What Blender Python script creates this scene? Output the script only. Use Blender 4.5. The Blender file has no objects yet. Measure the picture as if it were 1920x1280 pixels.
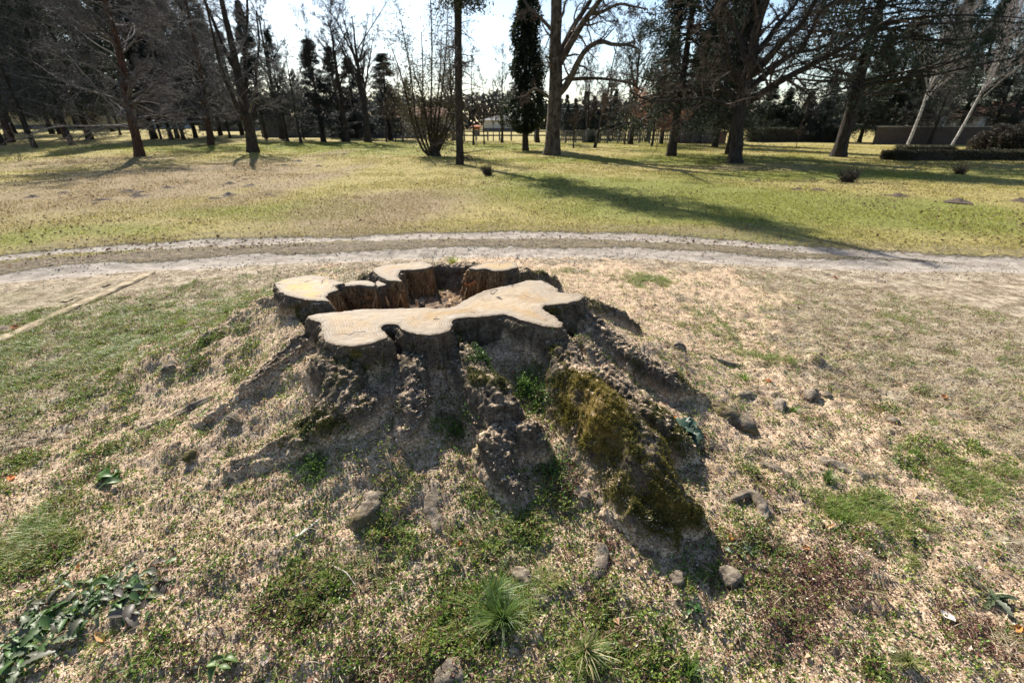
import bpy, math, random
import numpy as np
from mathutils import Vector
from mathutils.geometry import delaunay_2d_cdt

# ------------------------------------------------------------------ camera, sky, sun, exposure
SC = bpy.context.scene
COL = SC.collection
F = 853.0                      # focal length in pixels of a 1920 wide frame (16 mm on 36 mm)
TH = math.radians(25.72)       # camera pitch below the horizon
CH = 1.6                       # eye height
cs, sn = math.cos(TH), math.sin(TH)
cam = bpy.data.cameras.new("camera")
cam_o = bpy.data.objects.new("camera", cam)
COL.objects.link(cam_o)
cam.sensor_width = 36.0
cam.lens = 36.0 * F / 1920.0
cam.clip_end = 2000.0
cam_o.location = (0, 0, CH)
cam_o.rotation_euler = (math.pi / 2 - TH, 0, 0)
cam.dof.use_dof = True
cam.dof.focus_distance = 1.95
cam.dof.aperture_fstop = 3.6
SC.camera = cam_o

SUN_EL, SUN_AZ = math.radians(40), math.radians(-26)     # azimuth from +Y towards +X
w = bpy.data.worlds.new("World"); SC.world = w; w.use_nodes = True
nt = w.node_tree
sky = nt.nodes.new("ShaderNodeTexSky"); sky.sky_type = 'NISHITA'; sky.sun_disc = False
sky.sun_elevation = SUN_EL; sky.sun_rotation = SUN_AZ
sky.air_density = 1.0; sky.dust_density = 0.7; sky.ozone_density = 1.6
bg = nt.nodes['Background']; bg.inputs[1].default_value = 0.076
nt.links.new(sky.outputs[0], bg.inputs[0])
sl = bpy.data.lights.new("sun", 'SUN'); sl.energy = 5.0; sl.angle = math.radians(0.55); sl.color = (1.0, 0.945, 0.85)
so = bpy.data.objects.new("sun", sl); COL.objects.link(so)
sd = Vector((math.sin(SUN_AZ) * math.cos(SUN_EL), math.cos(SUN_AZ) * math.cos(SUN_EL), math.sin(SUN_EL)))
so.rotation_euler = sd.to_track_quat('Z', 'Y').to_euler(); so.location = (0, 0, 30)
SC.view_settings.view_transform = 'Standard'; SC.view_settings.look = 'None'
SC.view_settings.exposure = 1.16; SC.view_settings.gamma = 1.0
SC.cycles.max_bounces = 6; SC.cycles.diffuse_bounces = 3; SC.cycles.transmission_bounces = 4
SC.cycles.transparent_max_bounces = 6; SC.cycles.use_denoising = True
SC.cycles.sample_clamp_indirect = 6.0

# ------------------------------------------------------------------ numeric helpers
def H3(ix, iy, iz, s):
    h = (ix * 374761393 + iy * 668265263 + iz * 2147483647 + s * 974634777) & 0xFFFFFFFF
    h = ((h ^ (h >> 13)) * 1274126177) & 0xFFFFFFFF
    h = ((h ^ (h >> 16)) * 2246822519) & 0xFFFFFFFF
    return ((h ^ (h >> 15)) & 0xFFFFFF).astype(np.float64) / 8388607.5 - 1.0

def vn(x, y, z=0.0, s=0):
    """smooth value noise in -1..1"""
    x, y, z = np.broadcast_arrays(np.asarray(x, float), np.asarray(y, float), np.asarray(z, float))
    ix, iy, iz = np.floor(x).astype(np.int64), np.floor(y).astype(np.int64), np.floor(z).astype(np.int64)
    fx, fy, fz = x - ix, y - iy, z - iz
    fx, fy, fz = [f * f * f * (f * (f * 6 - 15) + 10) for f in (fx, fy, fz)]
    r = 0
    for a in (0, 1):
        for b in (0, 1):
            for c in (0, 1):
                r = r + H3(ix + a, iy + b, iz + c, s) * (fx if a else 1 - fx) * (fy if b else 1 - fy) * (fz if c else 1 - fz)
    return r

def fbm(x, y, z=0.0, s=0, o=4, g=0.5):
    r, a, t = 0, 1.0, 0
    for k in range(o):
        r = r + a * vn(x * 2**k + 17.3 * k, y * 2**k - 9.1 * k, z * 2**k + 3.7 * k, s + k)
        t += a; a *= g
    return r / t * 1.4

def sst(a, b, x):
    t = np.clip((x - a) / (b - a), 0, 1)
    return t * t * (3 - 2 * t)

def P(px, py, z=0.0):
    """point at height z that lies on the sight line of a photo pixel (1920x1280)"""
    v, u = (py - 640.0) / F, (px - 960.0) / F
    zc = (CH - z) / (sn + cs * v)
    return np.array([u * zc, zc * (cs - v * sn), z])

def top_h(X, Y, py):
    v = (py - 640.0) / F
    return CH + Y * (v * cs + sn) / (v * sn - cs)

def seg_dist(x, y, pts):
    """distance to a polyline, and the parameter 0..1 along it"""
    pts = np.asarray(pts, float)
    best = np.full(np.shape(x), 1e9); tt = np.zeros(np.shape(x)); n = len(pts) - 1
    for i in range(n):
        a, b = pts[i, :2], pts[i + 1, :2]; d = b - a
        t = np.clip(((x - a[0]) * d[0] + (y - a[1]) * d[1]) / max(d @ d, 1e-9), 0, 1)
        q = np.hypot(x - a[0] - t * d[0], y - a[1] - t * d[1])
        m = q < best
        best = np.where(m, q, best); tt = np.where(m, (i + t) / n, tt)
    return best, tt

def sdf(x, y, poly):
    """signed distance to a polygon, negative inside"""
    poly = np.asarray(poly, float)
    d, _ = seg_dist(x, y, np.vstack([poly, poly[:1]]))
    ins = np.zeros(np.shape(x), bool); n = len(poly)
    for i in range(n):
        x0, y0 = poly[i]; x1, y1 = poly[(i + 1) % n]
        if y0 == y1: continue
        c = ((y0 > y) != (y1 > y)) & (x < (x1 - x0) * (y - y0) / (y1 - y0) + x0)
        ins ^= c
    return np.where(ins, -d, d)

def catmull(pts, k=6):
    pts = [np.asarray(p, float) for p in pts]
    q = [2 * pts[0] - pts[1]] + pts + [2 * pts[-1] - pts[-2]]
    out = []
    for i in range(1, len(q) - 2):
        for j in range(k):
            t = j / k
            out.append(0.5 * ((2 * q[i]) + (q[i + 1] - q[i - 1]) * t + (2 * q[i - 1] - 5 * q[i] + 4 * q[i + 1] - q[i + 2]) * t * t
                              + (3 * q[i] - q[i - 1] - 3 * q[i + 1] + q[i + 2]) * t ** 3))
    out.append(pts[-1])
    return np.array(out)

# ------------------------------------------------------------------ object helpers
def mesh_np(name, V, faces, mat=None, parent=None, smooth=True, cols=None, attrs=None):
    """faces: (M,k) int array, or a list of such arrays"""
    if not isinstance(faces, list): faces = [faces]
    V = np.asarray(V, np.float32)
    me = bpy.data.meshes.new(name)
    nl = sum(f.size for f in faces); nf = sum(len(f) for f in faces)
    me.vertices.add(len(V)); me.vertices.foreach_set("co", V.ravel())
    me.loops.add(nl); me.polygons.add(nf)
    me.loops.foreach_set("vertex_index", np.concatenate([f.ravel() for f in faces]).astype(np.int32))
    tot = np.concatenate([np.full(len(f), f.shape[1]) for f in faces])
    st = np.concatenate([[0], np.cumsum(tot)[:-1]])
    me.polygons.foreach_set("loop_start", st.astype(np.int32))
    me.update(calc_edges=True)
    me.polygons.foreach_set("use_smooth", np.full(nf, smooth))
    if cols is not None:
        a = me.color_attributes.new("col", 'FLOAT_COLOR', 'POINT')
        c = np.ones((len(V), 4), np.float32); c[:, :3] = cols
        a.data.foreach_set("color", c.ravel())
    for k, v in (attrs or {}).items():
        a = me.attributes.new(k, 'FLOAT', 'POINT')
        a.data.foreach_set("value", np.asarray(v, np.float32))
    if mat: me.materials.append(mat)
    o = bpy.data.objects.new(name, me); COL.objects.link(o)
    if parent is not None: o.parent = parent
    return o

def tag(o, label=None, cat=None, group=None, kind=None):
    if label: o["label"] = label
    if cat: o["category"] = cat; kind = kind or "thing"
    if group: o["group"] = group
    if kind: o["kind"] = kind
    return o

def thing(name, label, cat, loc=(0, 0, 0), rz=0.0, group=None):
    o = bpy.data.objects.new(name, None); COL.objects.link(o)
    o.location = loc; o.rotation_euler = (0, 0, rz); o.empty_display_size = 0.2
    return tag(o, label, cat, group)

def copy_thing(root, label, loc, rz=0.0, sc=(1, 1, 1), group=None):
    r = root.copy(); COL.objects.link(r); r.location = loc; r.rotation_euler = (0, 0, rz); r.scale = sc
    r["label"] = label
    if group: r["group"] = group
    for ch in list(root.children):
        c = ch.copy(); COL.objects.link(c); c.parent = r
        for g in ch.children:
            d = g.copy(); COL.objects.link(d); d.parent = c
    return r

class N:
    """small node-tree writer"""
    def __init__(s, name, rough=0.9, spec=0.2):
        s.m = bpy.data.materials.new(name); s.m.use_nodes = True
        s.t = s.m.node_tree; s.b = s.t.nodes['Principled BSDF']; s.out = s.t.nodes['Material Output']
        s.b.inputs['Roughness'].default_value = rough; s.b.inputs['Specular IOR Level'].default_value = spec
        s.co = s.t.nodes.new('ShaderNodeTexCoord')
    def put(s, sock, v):
        if hasattr(v, 'is_output') or hasattr(v, 'links'): s.t.links.new(v, sock)
        else:
            if isinstance(v, tuple) and len(v) == 3 and len(sock.default_value) == 4: v = v + (1,)
            sock.default_value = v
    def noise(s, sc, det=4, rough=0.55, vec=None, dist=0.0, color=False):
        n = s.t.nodes.new('ShaderNodeTexNoise'); n.inputs['Scale'].default_value = sc
        n.inputs['Detail'].default_value = det; n.inputs['Roughness'].default_value = rough; n.inputs['Distortion'].default_value = dist
        s.t.links.new(vec or s.co.outputs['Object'], n.inputs['Vector'])
        return n.outputs[1 if color else 0]
    def voro(s, sc, vec=None, feat='F1', out='Distance', rand=1.0):
        n = s.t.nodes.new('ShaderNodeTexVoronoi'); n.feature = feat; n.inputs['Scale'].default_value = sc
        n.inputs['Randomness'].default_value = rand
        s.t.links.new(vec or s.co.outputs['Object'], n.inputs['Vector'])
        return n.outputs[out]
    def scale(s, v3, vec=None):
        n = s.t.nodes.new('ShaderNodeMapping'); n.inputs['Scale'].default_value = v3
        s.t.links.new(vec or s.co.outputs['Object'], n.inputs['Vector']); return n.outputs[0]
    def attr(s, name, out='Fac'):
        n = s.t.nodes.new('ShaderNodeAttribute'); n.attribute_name = name; return n.outputs[out]
    def math(s, op, a, b=0.0, c=None):
        n = s.t.nodes.new('ShaderNodeMath'); n.operation = op
        s.put(n.inputs[0], a); s.put(n.inputs[1], b)
        if c is not None: s.put(n.inputs[2], c)
        return n.outputs[0]
    def rng(s, x, a, b, c=0.0, d=1.0):
        n = s.t.nodes.new('ShaderNodeMapRange'); n.interpolation_type = 'SMOOTHSTEP'
        s.put(n.inputs[0], x)
        for i, v in enumerate((a, b, c, d)): n.inputs[i + 1].default_value = v
        return n.outputs[0]
    def mix(s, f, a, b, mode='MIX'):
        n = s.t.nodes.new('ShaderNodeMix'); n.data_type = 'RGBA'; n.blend_type = mode
        s.put(n.inputs[0], f); s.put(n.inputs[6], a); s.put(n.inputs[7], b)
        return n.outputs[2]
    def ramp(s, x, stops):
        n = s.t.nodes.new('ShaderNodeValToRGB'); e = n.color_ramp.elements
        while len(e) < len(stops): e.new(0.5)
        for k, (p, c) in zip(e, stops): k.position = p; k.color = tuple(c) + (1,)
        s.put(n.inputs[0], x); return n.outputs[0]
    def bump(s, h, strength=0.5, dist=0.01, nrm=None):
        n = s.t.nodes.new('ShaderNodeBump'); n.inputs['Strength'].default_value = strength; n.inputs['Distance'].default_value = dist
        s.put(n.inputs['Height'], h)
        if nrm is not None: s.t.links.new(nrm, n.inputs['Normal'])
        return n.outputs[0]
    def fin(s, col, nrm=None, trans=0.0, tcol=None):
        s.put(s.b.inputs['Base Color'], col)
        if nrm is not None: s.t.links.new(nrm, s.b.inputs['Normal'])
        if trans > 0:
            tr = s.t.nodes.new('ShaderNodeBsdfTranslucent'); s.put(tr.inputs[0], tcol if tcol is not None else col)
            mx = s.t.nodes.new('ShaderNodeMixShader'); mx.inputs[0].default_value = trans
            s.t.links.new(s.b.outputs[0], mx.inputs[1]); s.t.links.new(tr.outputs[0], mx.inputs[2])
            s.t.links.new(mx.outputs[0], s.out.inputs[0])
        return s.m

def attr_mat(name, rough=0.7, trans=0.0, spec=0.3, gain=None):
    n = N(name, rough, spec)
    c = n.attr('col', 'Color')
    if gain: c = n.mix(1.0, c, gain, 'MULTIPLY')
    return n.fin(c, trans=trans)

def bark_mat(name, c0, c1, sc=(14, 14, 3), bump=0.8, moss=None, dist=0.03):
    n = N(name, 0.9, 0.15); v = n.scale(sc)
    a = n.noise(1.6, 5, 0.65, v, 0.6); b = n.noise(0.7, 3)
    col = n.mix(n.rng(a, 0.35, 0.68), c0, c1)
    if moss: col = n.mix(n.rng(b, 0.48, 0.66), col, moss)
    return n.fin(col, n.bump(a, bump, dist))

# ------------------------------------------------------------------ the lie of the land
Z0 = 0.62     # height of the saw cut
def C6(l, z): return [P(500 + u / 3.0, 460 + v / 3.0, z)[:2] for u, v in l]
SLAB = C6([(222,402),(262,425),(300,440),(318,470),(305,500),(340,535),(420,558),(500,565),(600,550),(680,520),(670,492),(642,470),(650,450),(700,444),(742,455),
           (750,470),(800,490),(900,512),(960,505),(1030,482),(1046,460),(1040,432),(1100,412),(1200,405),(1330,395),(1400,415),(1500,450),(1600,468),(1672,465),
           (1668,445),(1620,405),(1545,362),(1560,342),(1700,328),(1770,305),(1792,290),(1770,272),(1640,265),(1640,245),(1600,225),(1540,200),(1470,195),
           (1420,212),(1300,232),(1230,252),(1170,280),(1130,300),(1060,345),(980,360),(900,353),(780,357),(620,360),(500,365),(400,380),(290,385)], Z0)
LOBE_A = C6([(40,205),(90,188),(150,175),(260,163),(350,178),(438,210),(378,224),(402,250),(345,268),(328,290),(352,316),(250,312),(130,290),(72,262),(60,230)], Z0)
CHUNK_B = C6([(432,214),(500,197),(580,198),(612,214),(600,232),(520,222),(436,232)], 0.60)
CHUNK_E = C6([(618,205),(660,178),(700,172),(758,186),(742,228),(700,216),(622,236)], 0.58)
LOBE_C = C6([(588,122),(640,98),(760,85),(880,80),(938,98),(900,116),(820,124),(752,124),(738,158),(762,182),(690,178),(640,162)], 0.64)
LOBE_D = C6([(1130,110),(1210,90),(1350,70),(1402,84),(1412,108),(1350,120),(1280,128),(1240,114),(1180,118)], 0.65)
TOPS = [(SLAB, Z0), (LOBE_A, Z0), (CHUNK_B, 0.60), (CHUNK_E, 0.58), (LOBE_C, 0.62), (LOBE_D, 0.625)]
HULL = C6([(40,205),(150,175),(300,160),(588,122),(760,85),(1350,70),(1412,108),(1640,245),(1792,290),(1672,465),(1400,415),(1046,460),(900,512),(680,520),(600,550),(420,558),(305,500),(222,402),(130,290)], 0.6)

U_RUT = catmull([P(x, y)[:2] for x, y in [(-500,560),(-200,512),(0,482),(150,466),(350,456),(640,446),(960,440),(1200,444),(1350,452),(1500,464),(1700,476),(1920,484),(2400,500)]], 5)
L_RUT = catmull([P(x, y)[:2] for x, y in [(-500,600),(-200,548),(0,520),(200,502),(400,490),(640,480),(960,471),(1200,475),(1400,485),(1600,494),(1920,497),(2400,505)]], 5)
K_EDGE = None
# clods and hollows worn into the ground near the stump, (px, py, radius, height)
LUMPS = [(1530,662,0.10,0.07),(250,690,0.25,0.04),(700,900,0.16,0.03),(1390,1000,0.14,0.03),(1240,700,0.2,0.02),(860,1240,0.14,0.05),(330,850,0.10,0.05),
         (1480,760,0.15,0.02),(640,1170,0.2,0.04),(1180,900,0.16,0.03),(780,700,0.06,0.03),(400,690,0.30,0.09),(300,690,0.28,0.05),(470,800,0.25,0.05),(1240,690,0.28,0.07),(1330,760,0.25,0.05),(1000,880,0.2,0.04)]
LUMPS = [(*P(x, y, 0.12 if y > 600 else 0)[:2], r, h) for x, y, r, h in LUMPS]

def gbase(x, y):
    """ground without the fine grain"""
    d = sdf(x, y, HULL)
    dp = np.maximum(d, 0)
    near = np.exp(-(np.hypot(x + 0.4, y - 2.4) / 2.6) ** 2)
    z = 0.17 * np.exp(-(dp / 0.33) ** 1.5) + 0.29 * np.exp(-(dp / 0.92) ** 1.5)
    z = np.where(d < 0, 0.33, z)
    z = z + .05 * fbm(x * 3.1 + 4, y * 3.1, 0, 12, 2) * np.exp(-(dp / .5) ** 2) * (d > 0)
    z = z + 0.9 * sst(35, 100, y) * sst(-4, -60, x)
    z = z + 0.035 * fbm(x * 1.9, y * 1.9, 0, 11, 3) * near * sst(0.0, 0.3, dp)
    far = sst(5, 14, np.hypot(x, y))
    z = z + 0.07 * fbm(x * 0.16, y * 0.16, 0, 5, 3) * far * (1 - sst(60, 120, y))
    for cx, cy, r, h in LUMPS:
        z = z + h * np.exp(-((x - cx) ** 2 + (y - cy) ** 2) / r ** 2)
    return z

def gz(x, y, fine=True):
    x = np.asarray(x, float); y = np.asarray(y, float)
    z = gbase(x, y)
    du, _ = seg_dist(x, y, U_RUT); dl, _ = seg_dist(x, y, L_RUT)
    z = z - 0.035 * np.exp(-(du / 0.22) ** 2) - 0.04 * np.exp(-(dl / 0.24) ** 2)
    if fine:
        rr = np.hypot(x + 0.3, y - 2.3)
        k = 1 - sst(3.0, 6.0, rr); on = np.clip(np.minimum(du, dl) / 0.3, 0.25, 1)
        z = z + k * (0.021 * fbm(x * 8, y * 8, 0, 21, 3, 0.7) + 0.008 * fbm(x * 45, y * 45, 0, 31, 2, 0.7))
        z = z + (1 - k) * on * 0.02 * fbm(x * 2.6, y * 2.6, 0, 41, 3, 0.6) * sst(3, 6, rr) * (1 - sst(25, 50, y))
    return z

def G(px, py, dz=0.0):
    """where the sight line of a pixel meets the ground (raised by dz)"""
    z = dz
    for _ in range(14):
        p = P(px, py, z); z = 0.5 * z + 0.5 * (float(gbase(p[0], p[1])) + dz)
    return P(px, py, z)

# ------------------------------------------------------------------ where things grow: soft patches given by photo pixels
def patches(l):
    out = []
    for px, py, rx, ry, s in l:
        a = G(px, py); b = G(px + rx, py); c = G(px, py + ry); e = G(px, py - ry) if py - ry > 260 else c
        out.append((a[0], a[1], max(abs(b[0] - a[0]), 0.04), max(abs(c[1] - e[1]) / 2, 0.04), s))
    return out
def field(x, y, pl):
    v = np.zeros(np.shape(x))
    for cx, cy, rx, ry, s in pl:
        v = np.maximum(v, s * np.exp(-(((x - cx) / rx) ** 2 + ((y - cy) / ry) ** 2)))
    return v
WEED = patches([(120,720,330,130,1.2),(60,580,300,60,1.3),(200,800,240,80,.9),(200,640,280,90,1.25),(330,600,190,70,.9),(60,1010,120,130,1.0),(230,900,90,60,.6),(320,1180,160,70,.5),(640,1110,150,90,.85),(800,1180,110,100,.75),
                (560,1250,120,50,.7),(600,880,70,30,.8),(1010,1120,190,70,.5),(940,1010,110,60,.75),(1040,920,70,40,.7),(860,800,50,50,.9),(1000,690,60,45,.9),(1150,1230,160,60,.65),(1330,1150,170,80,.6),
                (1560,1200,180,80,.6),(420,800,90,50,.35),(430,700,70,40,.5),(1280,700,50,20,.4),(1500,680,120,40,.45),(1680,980,200,90,.5),(520,560,80,60,.3),(-100,900,200,300,1.0),
                (1400,1040,60,35,.6),(700,1250,120,60,.6),(450,1090,100,50,.5),(1250,800,40,30,.4),(640,990,60,40,.4),(1650,700,300,100,.4),(1760,850,220,120,.45),(1350,620,140,50,.4),(1450,900,80,60,.35)])
GRASS = patches([(950,1150,60,50,.9),(1120,1230,70,40,.6),(1620,960,120,70,1.0),(1700,1050,160,60,.7),(1540,900,70,50,.6),(1820,900,140,60,.7),(1450,670,90,30,.7),(1380,720,60,20,.6),(1230,525,60,15,.8),
                 (1560,700,120,40,.5),(1850,1080,120,60,.5),(120,640,260,90,.8),(380,590,90,40,.6),(60,1000,120,90,.5),(1290,1250,150,50,.4),(700,880,30,15,.5),(1700,600,200,60,.35),(900,500,400,12,.5)])
RED = patches([(1530,1090,110,70,1.0),(1480,1180,80,40,.7),(1860,1190,90,60,.9),(1330,860,60,60,.7),(1400,1030,70,40,.7),(860,840,35,35,.7),(1480,770,60,25,.5),(1650,780,130,30,.5),(300,640,80,30,.3),
               (1060,900,60,35,.6),(950,1100,90,40,.6),(600,1150,120,60,.6),(760,1230,140,60,.65),(1150,1180,120,50,.55),(400,1230,120,50,.3)])
SAW = patches([(900,760,680,330,1.4),(380,780,260,130,1.0),(1420,760,240,160,.9),(480,940,280,120,1.15),(300,720,140,90,.8),(1120,960,330,140,1.2),(1250,600,120,120,.75),(1320,540,120,45,.8),(700,880,300,160,1.2),(1350,850,180,150,.9),(500,1080,280,110,.9),
               (900,1000,420,200,.95),(1500,880,160,120,.6),(240,860,200,90,.55),(1300,1080,250,120,.7),(330,1010,180,100,.7),(500,1230,260,80,.6),(1750,1150,200,100,.45)])

def masks(x, y):
    """saw, green, red, grass, dust, straw in 0..1"""
    n1 = fbm(x * 2.3, y * 2.3, 0, 61, 4, 0.6); n2 = fbm(x * 6, y * 6, 0, 71, 3, 0.6)
    saw = np.clip(sst(0.18, 0.62, field(x, y, SAW) + 0.28 * n1 + 0.2 * n2 + .05), 0, 1)
    weed = sst(0.25, 1.25, .85 * field(x, y, WEED) + 0.42 * n1 + 0.62 * n2)
    red = sst(0.3, 1.2, .85 * field(x, y, RED) - 0.35 * n1 + 0.55 * n2)
    grass = sst(0.4, 1.05, .9 * field(x, y, GRASS) + 0.4 * n1 - 0.5 * n2)
    du, _ = seg_dist(x, y, U_RUT); dl, _ = seg_dist(x, y, L_RUT)
    return saw, weed, red, grass, du, dl
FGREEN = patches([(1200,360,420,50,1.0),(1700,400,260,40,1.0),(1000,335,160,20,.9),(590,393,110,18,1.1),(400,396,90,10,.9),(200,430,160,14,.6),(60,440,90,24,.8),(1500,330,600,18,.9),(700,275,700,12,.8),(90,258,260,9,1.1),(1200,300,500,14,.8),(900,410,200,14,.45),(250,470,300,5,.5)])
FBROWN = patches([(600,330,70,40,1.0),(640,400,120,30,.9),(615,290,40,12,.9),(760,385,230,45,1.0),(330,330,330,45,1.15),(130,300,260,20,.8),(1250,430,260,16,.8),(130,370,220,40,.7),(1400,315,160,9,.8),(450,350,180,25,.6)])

# ------------------------------------------------------------------ ground sheet
def axis(lo_f, hi_f, step, lo, hi, gr):
    a = list(np.arange(lo_f, hi_f + 1e-6, step)); s = step
    while a[-1] < hi: s *= gr; a.append(a[-1] + s)
    s = step; b = [lo_f]
    while b[-1] > lo: s *= gr; b.append(b[-1] - s)
    return np.array(b[:0:-1] + a)
xs = axis(-2.3, 2.1, 0.0125, -420, 420, 1.03)
ys = axis(0.55, 3.6, 0.0125, -30, 620, 1.03)
GX, GY = np.meshgrid(xs, ys)
gx, gy = GX.ravel(), GY.ravel()
gzv = gz(gx, gy)
sawm, weedm, redm, grassm, du, dl = masks(gx, gy)
nw = fbm(gx * 1.1, gy * 1.1, 0, 91, 4, 0.6)
fn = fbm(gx * 0.22, gy * 0.22, 0, 95, 5, 0.62)
nearm = 1 - sst(0.0, 0.5, gy - (np.interp(gx, L_RUT[:, 0], L_RUT[:, 1]) - 0.3))
rutn = 0.08 * nw
dust = np.maximum(1 - sst(0.04, 0.42, du + 1.6 * rutn) * .9, 1 - sst(0.15, 0.42, dl + 1.2 * rutn))
yu = np.interp(gx, U_RUT[:, 0], U_RUT[:, 1]); yl = np.interp(gx, L_RUT[:, 0], L_RUT[:, 1])
between = ((gy > yl + 0.12) & (gy < yu)).astype(float)
soil = between * (1 - sst(0.75, 1.15, dl + .1 * nw)) * (1 - dust * .8)
soil = np.maximum(soil, (1 - dust) * (1 - sst(0.15, 0.5, np.abs(gy - yu - 0.45) + 0.1 * nw)) * 0.35)
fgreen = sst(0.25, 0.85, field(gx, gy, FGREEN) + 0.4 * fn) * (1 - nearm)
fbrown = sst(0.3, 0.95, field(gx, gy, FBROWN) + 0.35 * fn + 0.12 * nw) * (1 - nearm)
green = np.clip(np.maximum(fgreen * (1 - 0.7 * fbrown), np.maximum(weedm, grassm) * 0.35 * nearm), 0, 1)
green = np.maximum(green, between * (1 - sst(0.0, 0.16, np.abs(gy - yu + 0.42) + 0.07 * nw)) * 0.4)
sawm = sawm * nearm
nx, ny = len(xs), len(ys)
idx = np.arange(nx * ny).reshape(ny, nx)
quads = np.stack([idx[:-1, :-1], idx[:-1, 1:], idx[1:, 1:], idx[1:, :-1]], -1).reshape(-1, 4)

def ground_mat():
    n = N("ground_soil_grass", 0.95, 0.1)
    saw, green, dust, soil, brown, near = [n.attr(k) for k in ('saw', 'green', 'dust', 'soil', 'brown', 'near')]
    big = n.noise(2.2, 6, 0.65); mid = n.noise(14, 5, 0.7); fine = n.noise(90, 4, 0.75); vf = n.noise(330, 3, 0.8)
    chip = n.voro(190, n.scale((1, 1.0, 1)), out='Color')
    cb = n.t.nodes.new('ShaderNodeSeparateColor'); n.t.links.new(chip, cb.inputs[0])
    # meadow: straw, olive and yellow green
    stre = n.noise(26, 4, 0.7, n.scale((1, 0.5, 1)))
    meadow = n.mix(n.rng(n.math('ADD', stre, n.math('MULTIPLY', big, 0.4)), 0.54, 0.84), (.17, .145, .05), (.43, .35, .14))
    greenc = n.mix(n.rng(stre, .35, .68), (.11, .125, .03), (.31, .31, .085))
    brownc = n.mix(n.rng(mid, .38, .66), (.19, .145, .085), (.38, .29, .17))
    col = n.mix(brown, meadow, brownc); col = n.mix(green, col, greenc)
    # litter close by: brown soil with bleached bits
    dk = n.noise(5.5, 5, .7)
    lit = n.ramp(n.math('ADD', n.math('MULTIPLY', fine, .6), n.math('MULTIPLY', mid, .4)), [(.32, (.04, .028, .018)), (.45, (.17, .125, .08)), (.54, (.38, .31, .22)), (.66, (.66, .57, .44))])
    lit = n.mix(n.rng(dk, .50, .62, 0, .7), lit, (.11, .08, .05)); lit = n.mix(n.rng(dk, .47, .38, 0, .6), lit, (.50, .42, .31))
    gl = n.mix(n.rng(fine, .4, .62), (.045, .055, .015), (.13, .15, .035))
    nearc = n.mix(n.math('MULTIPLY', green, .8), lit, gl)
    # sawdust
    sd1 = n.ramp(cb.outputs[0], [(0, (.20, .125, .075)), (.28, (.40, .28, .18)), (.65, (.56, .42, .285)), (1, (.74, .60, .44))])
    sd2 = n.mix(n.rng(mid, .36, .54), n.mix(.7, sd1, (.17, .11, .065)), sd1); sd2 = n.mix(n.rng(fine, .46, .36, 0, .5), sd2, (.12, .075, .05))
    sawf = n.rng(n.math('ADD', saw, n.math('MULTIPLY', n.math('SUBTRACT', fine, .5), 1.3)), .35, .65)
    nearc = n.mix(sawf, nearc, sd2)
    col = n.mix(near, col, nearc)
    soilc = n.ramp(n.math('ADD', n.math('MULTIPLY', n.noise(45, 4, .75), .6), n.math('MULTIPLY', n.noise(9, 4, .7), .4)), [(.38, (.06, .045, .033)), (.49, (.16, .125, .09)), (.6, (.33, .27, .20))])
    col = n.mix(n.math('MULTIPLY', soil, n.rng(mid, .15, .4)), col, soilc)
    dustc = n.mix(n.rng(n.noise(9, 5, .7, n.scale((.5, 1, 1))), .35, .7), (.20, .17, .14), (.37, .325, .275))
    dustf = n.rng(n.math('ADD', dust, n.math('MULTIPLY', n.math('SUBTRACT', mid, .5), 1.6)), .3, .8)
    col = n.mix(dustf, col, dustc)
    inv = n.math('SUBTRACT', 1.0, n.math('MULTIPLY', dustf, .8))
    hgt = n.math('MULTIPLY', n.math('ADD', n.math('MULTIPLY', fine, .6), n.math('ADD', n.math('MULTIPLY', cb.outputs[1], .25), n.math('MULTIPLY', vf, .3))), inv)
    b1 = n.bump(hgt, 0.85, 0.012)
    farb = n.math('MULTIPLY', n.math('MULTIPLY', n.math('SUBTRACT', 1.0, near), inv), n.math('ADD', stre, mid))
    b2 = n.bump(farb, 0.9, 0.045, b1)
    return n.fin(col, b2)
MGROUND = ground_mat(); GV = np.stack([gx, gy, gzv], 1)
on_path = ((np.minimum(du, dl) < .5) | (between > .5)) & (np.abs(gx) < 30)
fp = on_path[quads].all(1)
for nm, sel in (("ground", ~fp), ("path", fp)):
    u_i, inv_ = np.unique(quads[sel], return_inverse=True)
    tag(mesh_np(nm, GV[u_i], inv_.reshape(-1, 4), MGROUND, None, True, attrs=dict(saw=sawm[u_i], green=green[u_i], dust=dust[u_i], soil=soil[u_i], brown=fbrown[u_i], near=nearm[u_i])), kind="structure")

# ------------------------------------------------------------------ the stump
S_ROOT = thing("tree_stump", "huge sawn-off tree stump with pale cut top, ragged hollow and mossy spreading roots", "tree stump", (0, 0, 0))
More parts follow.
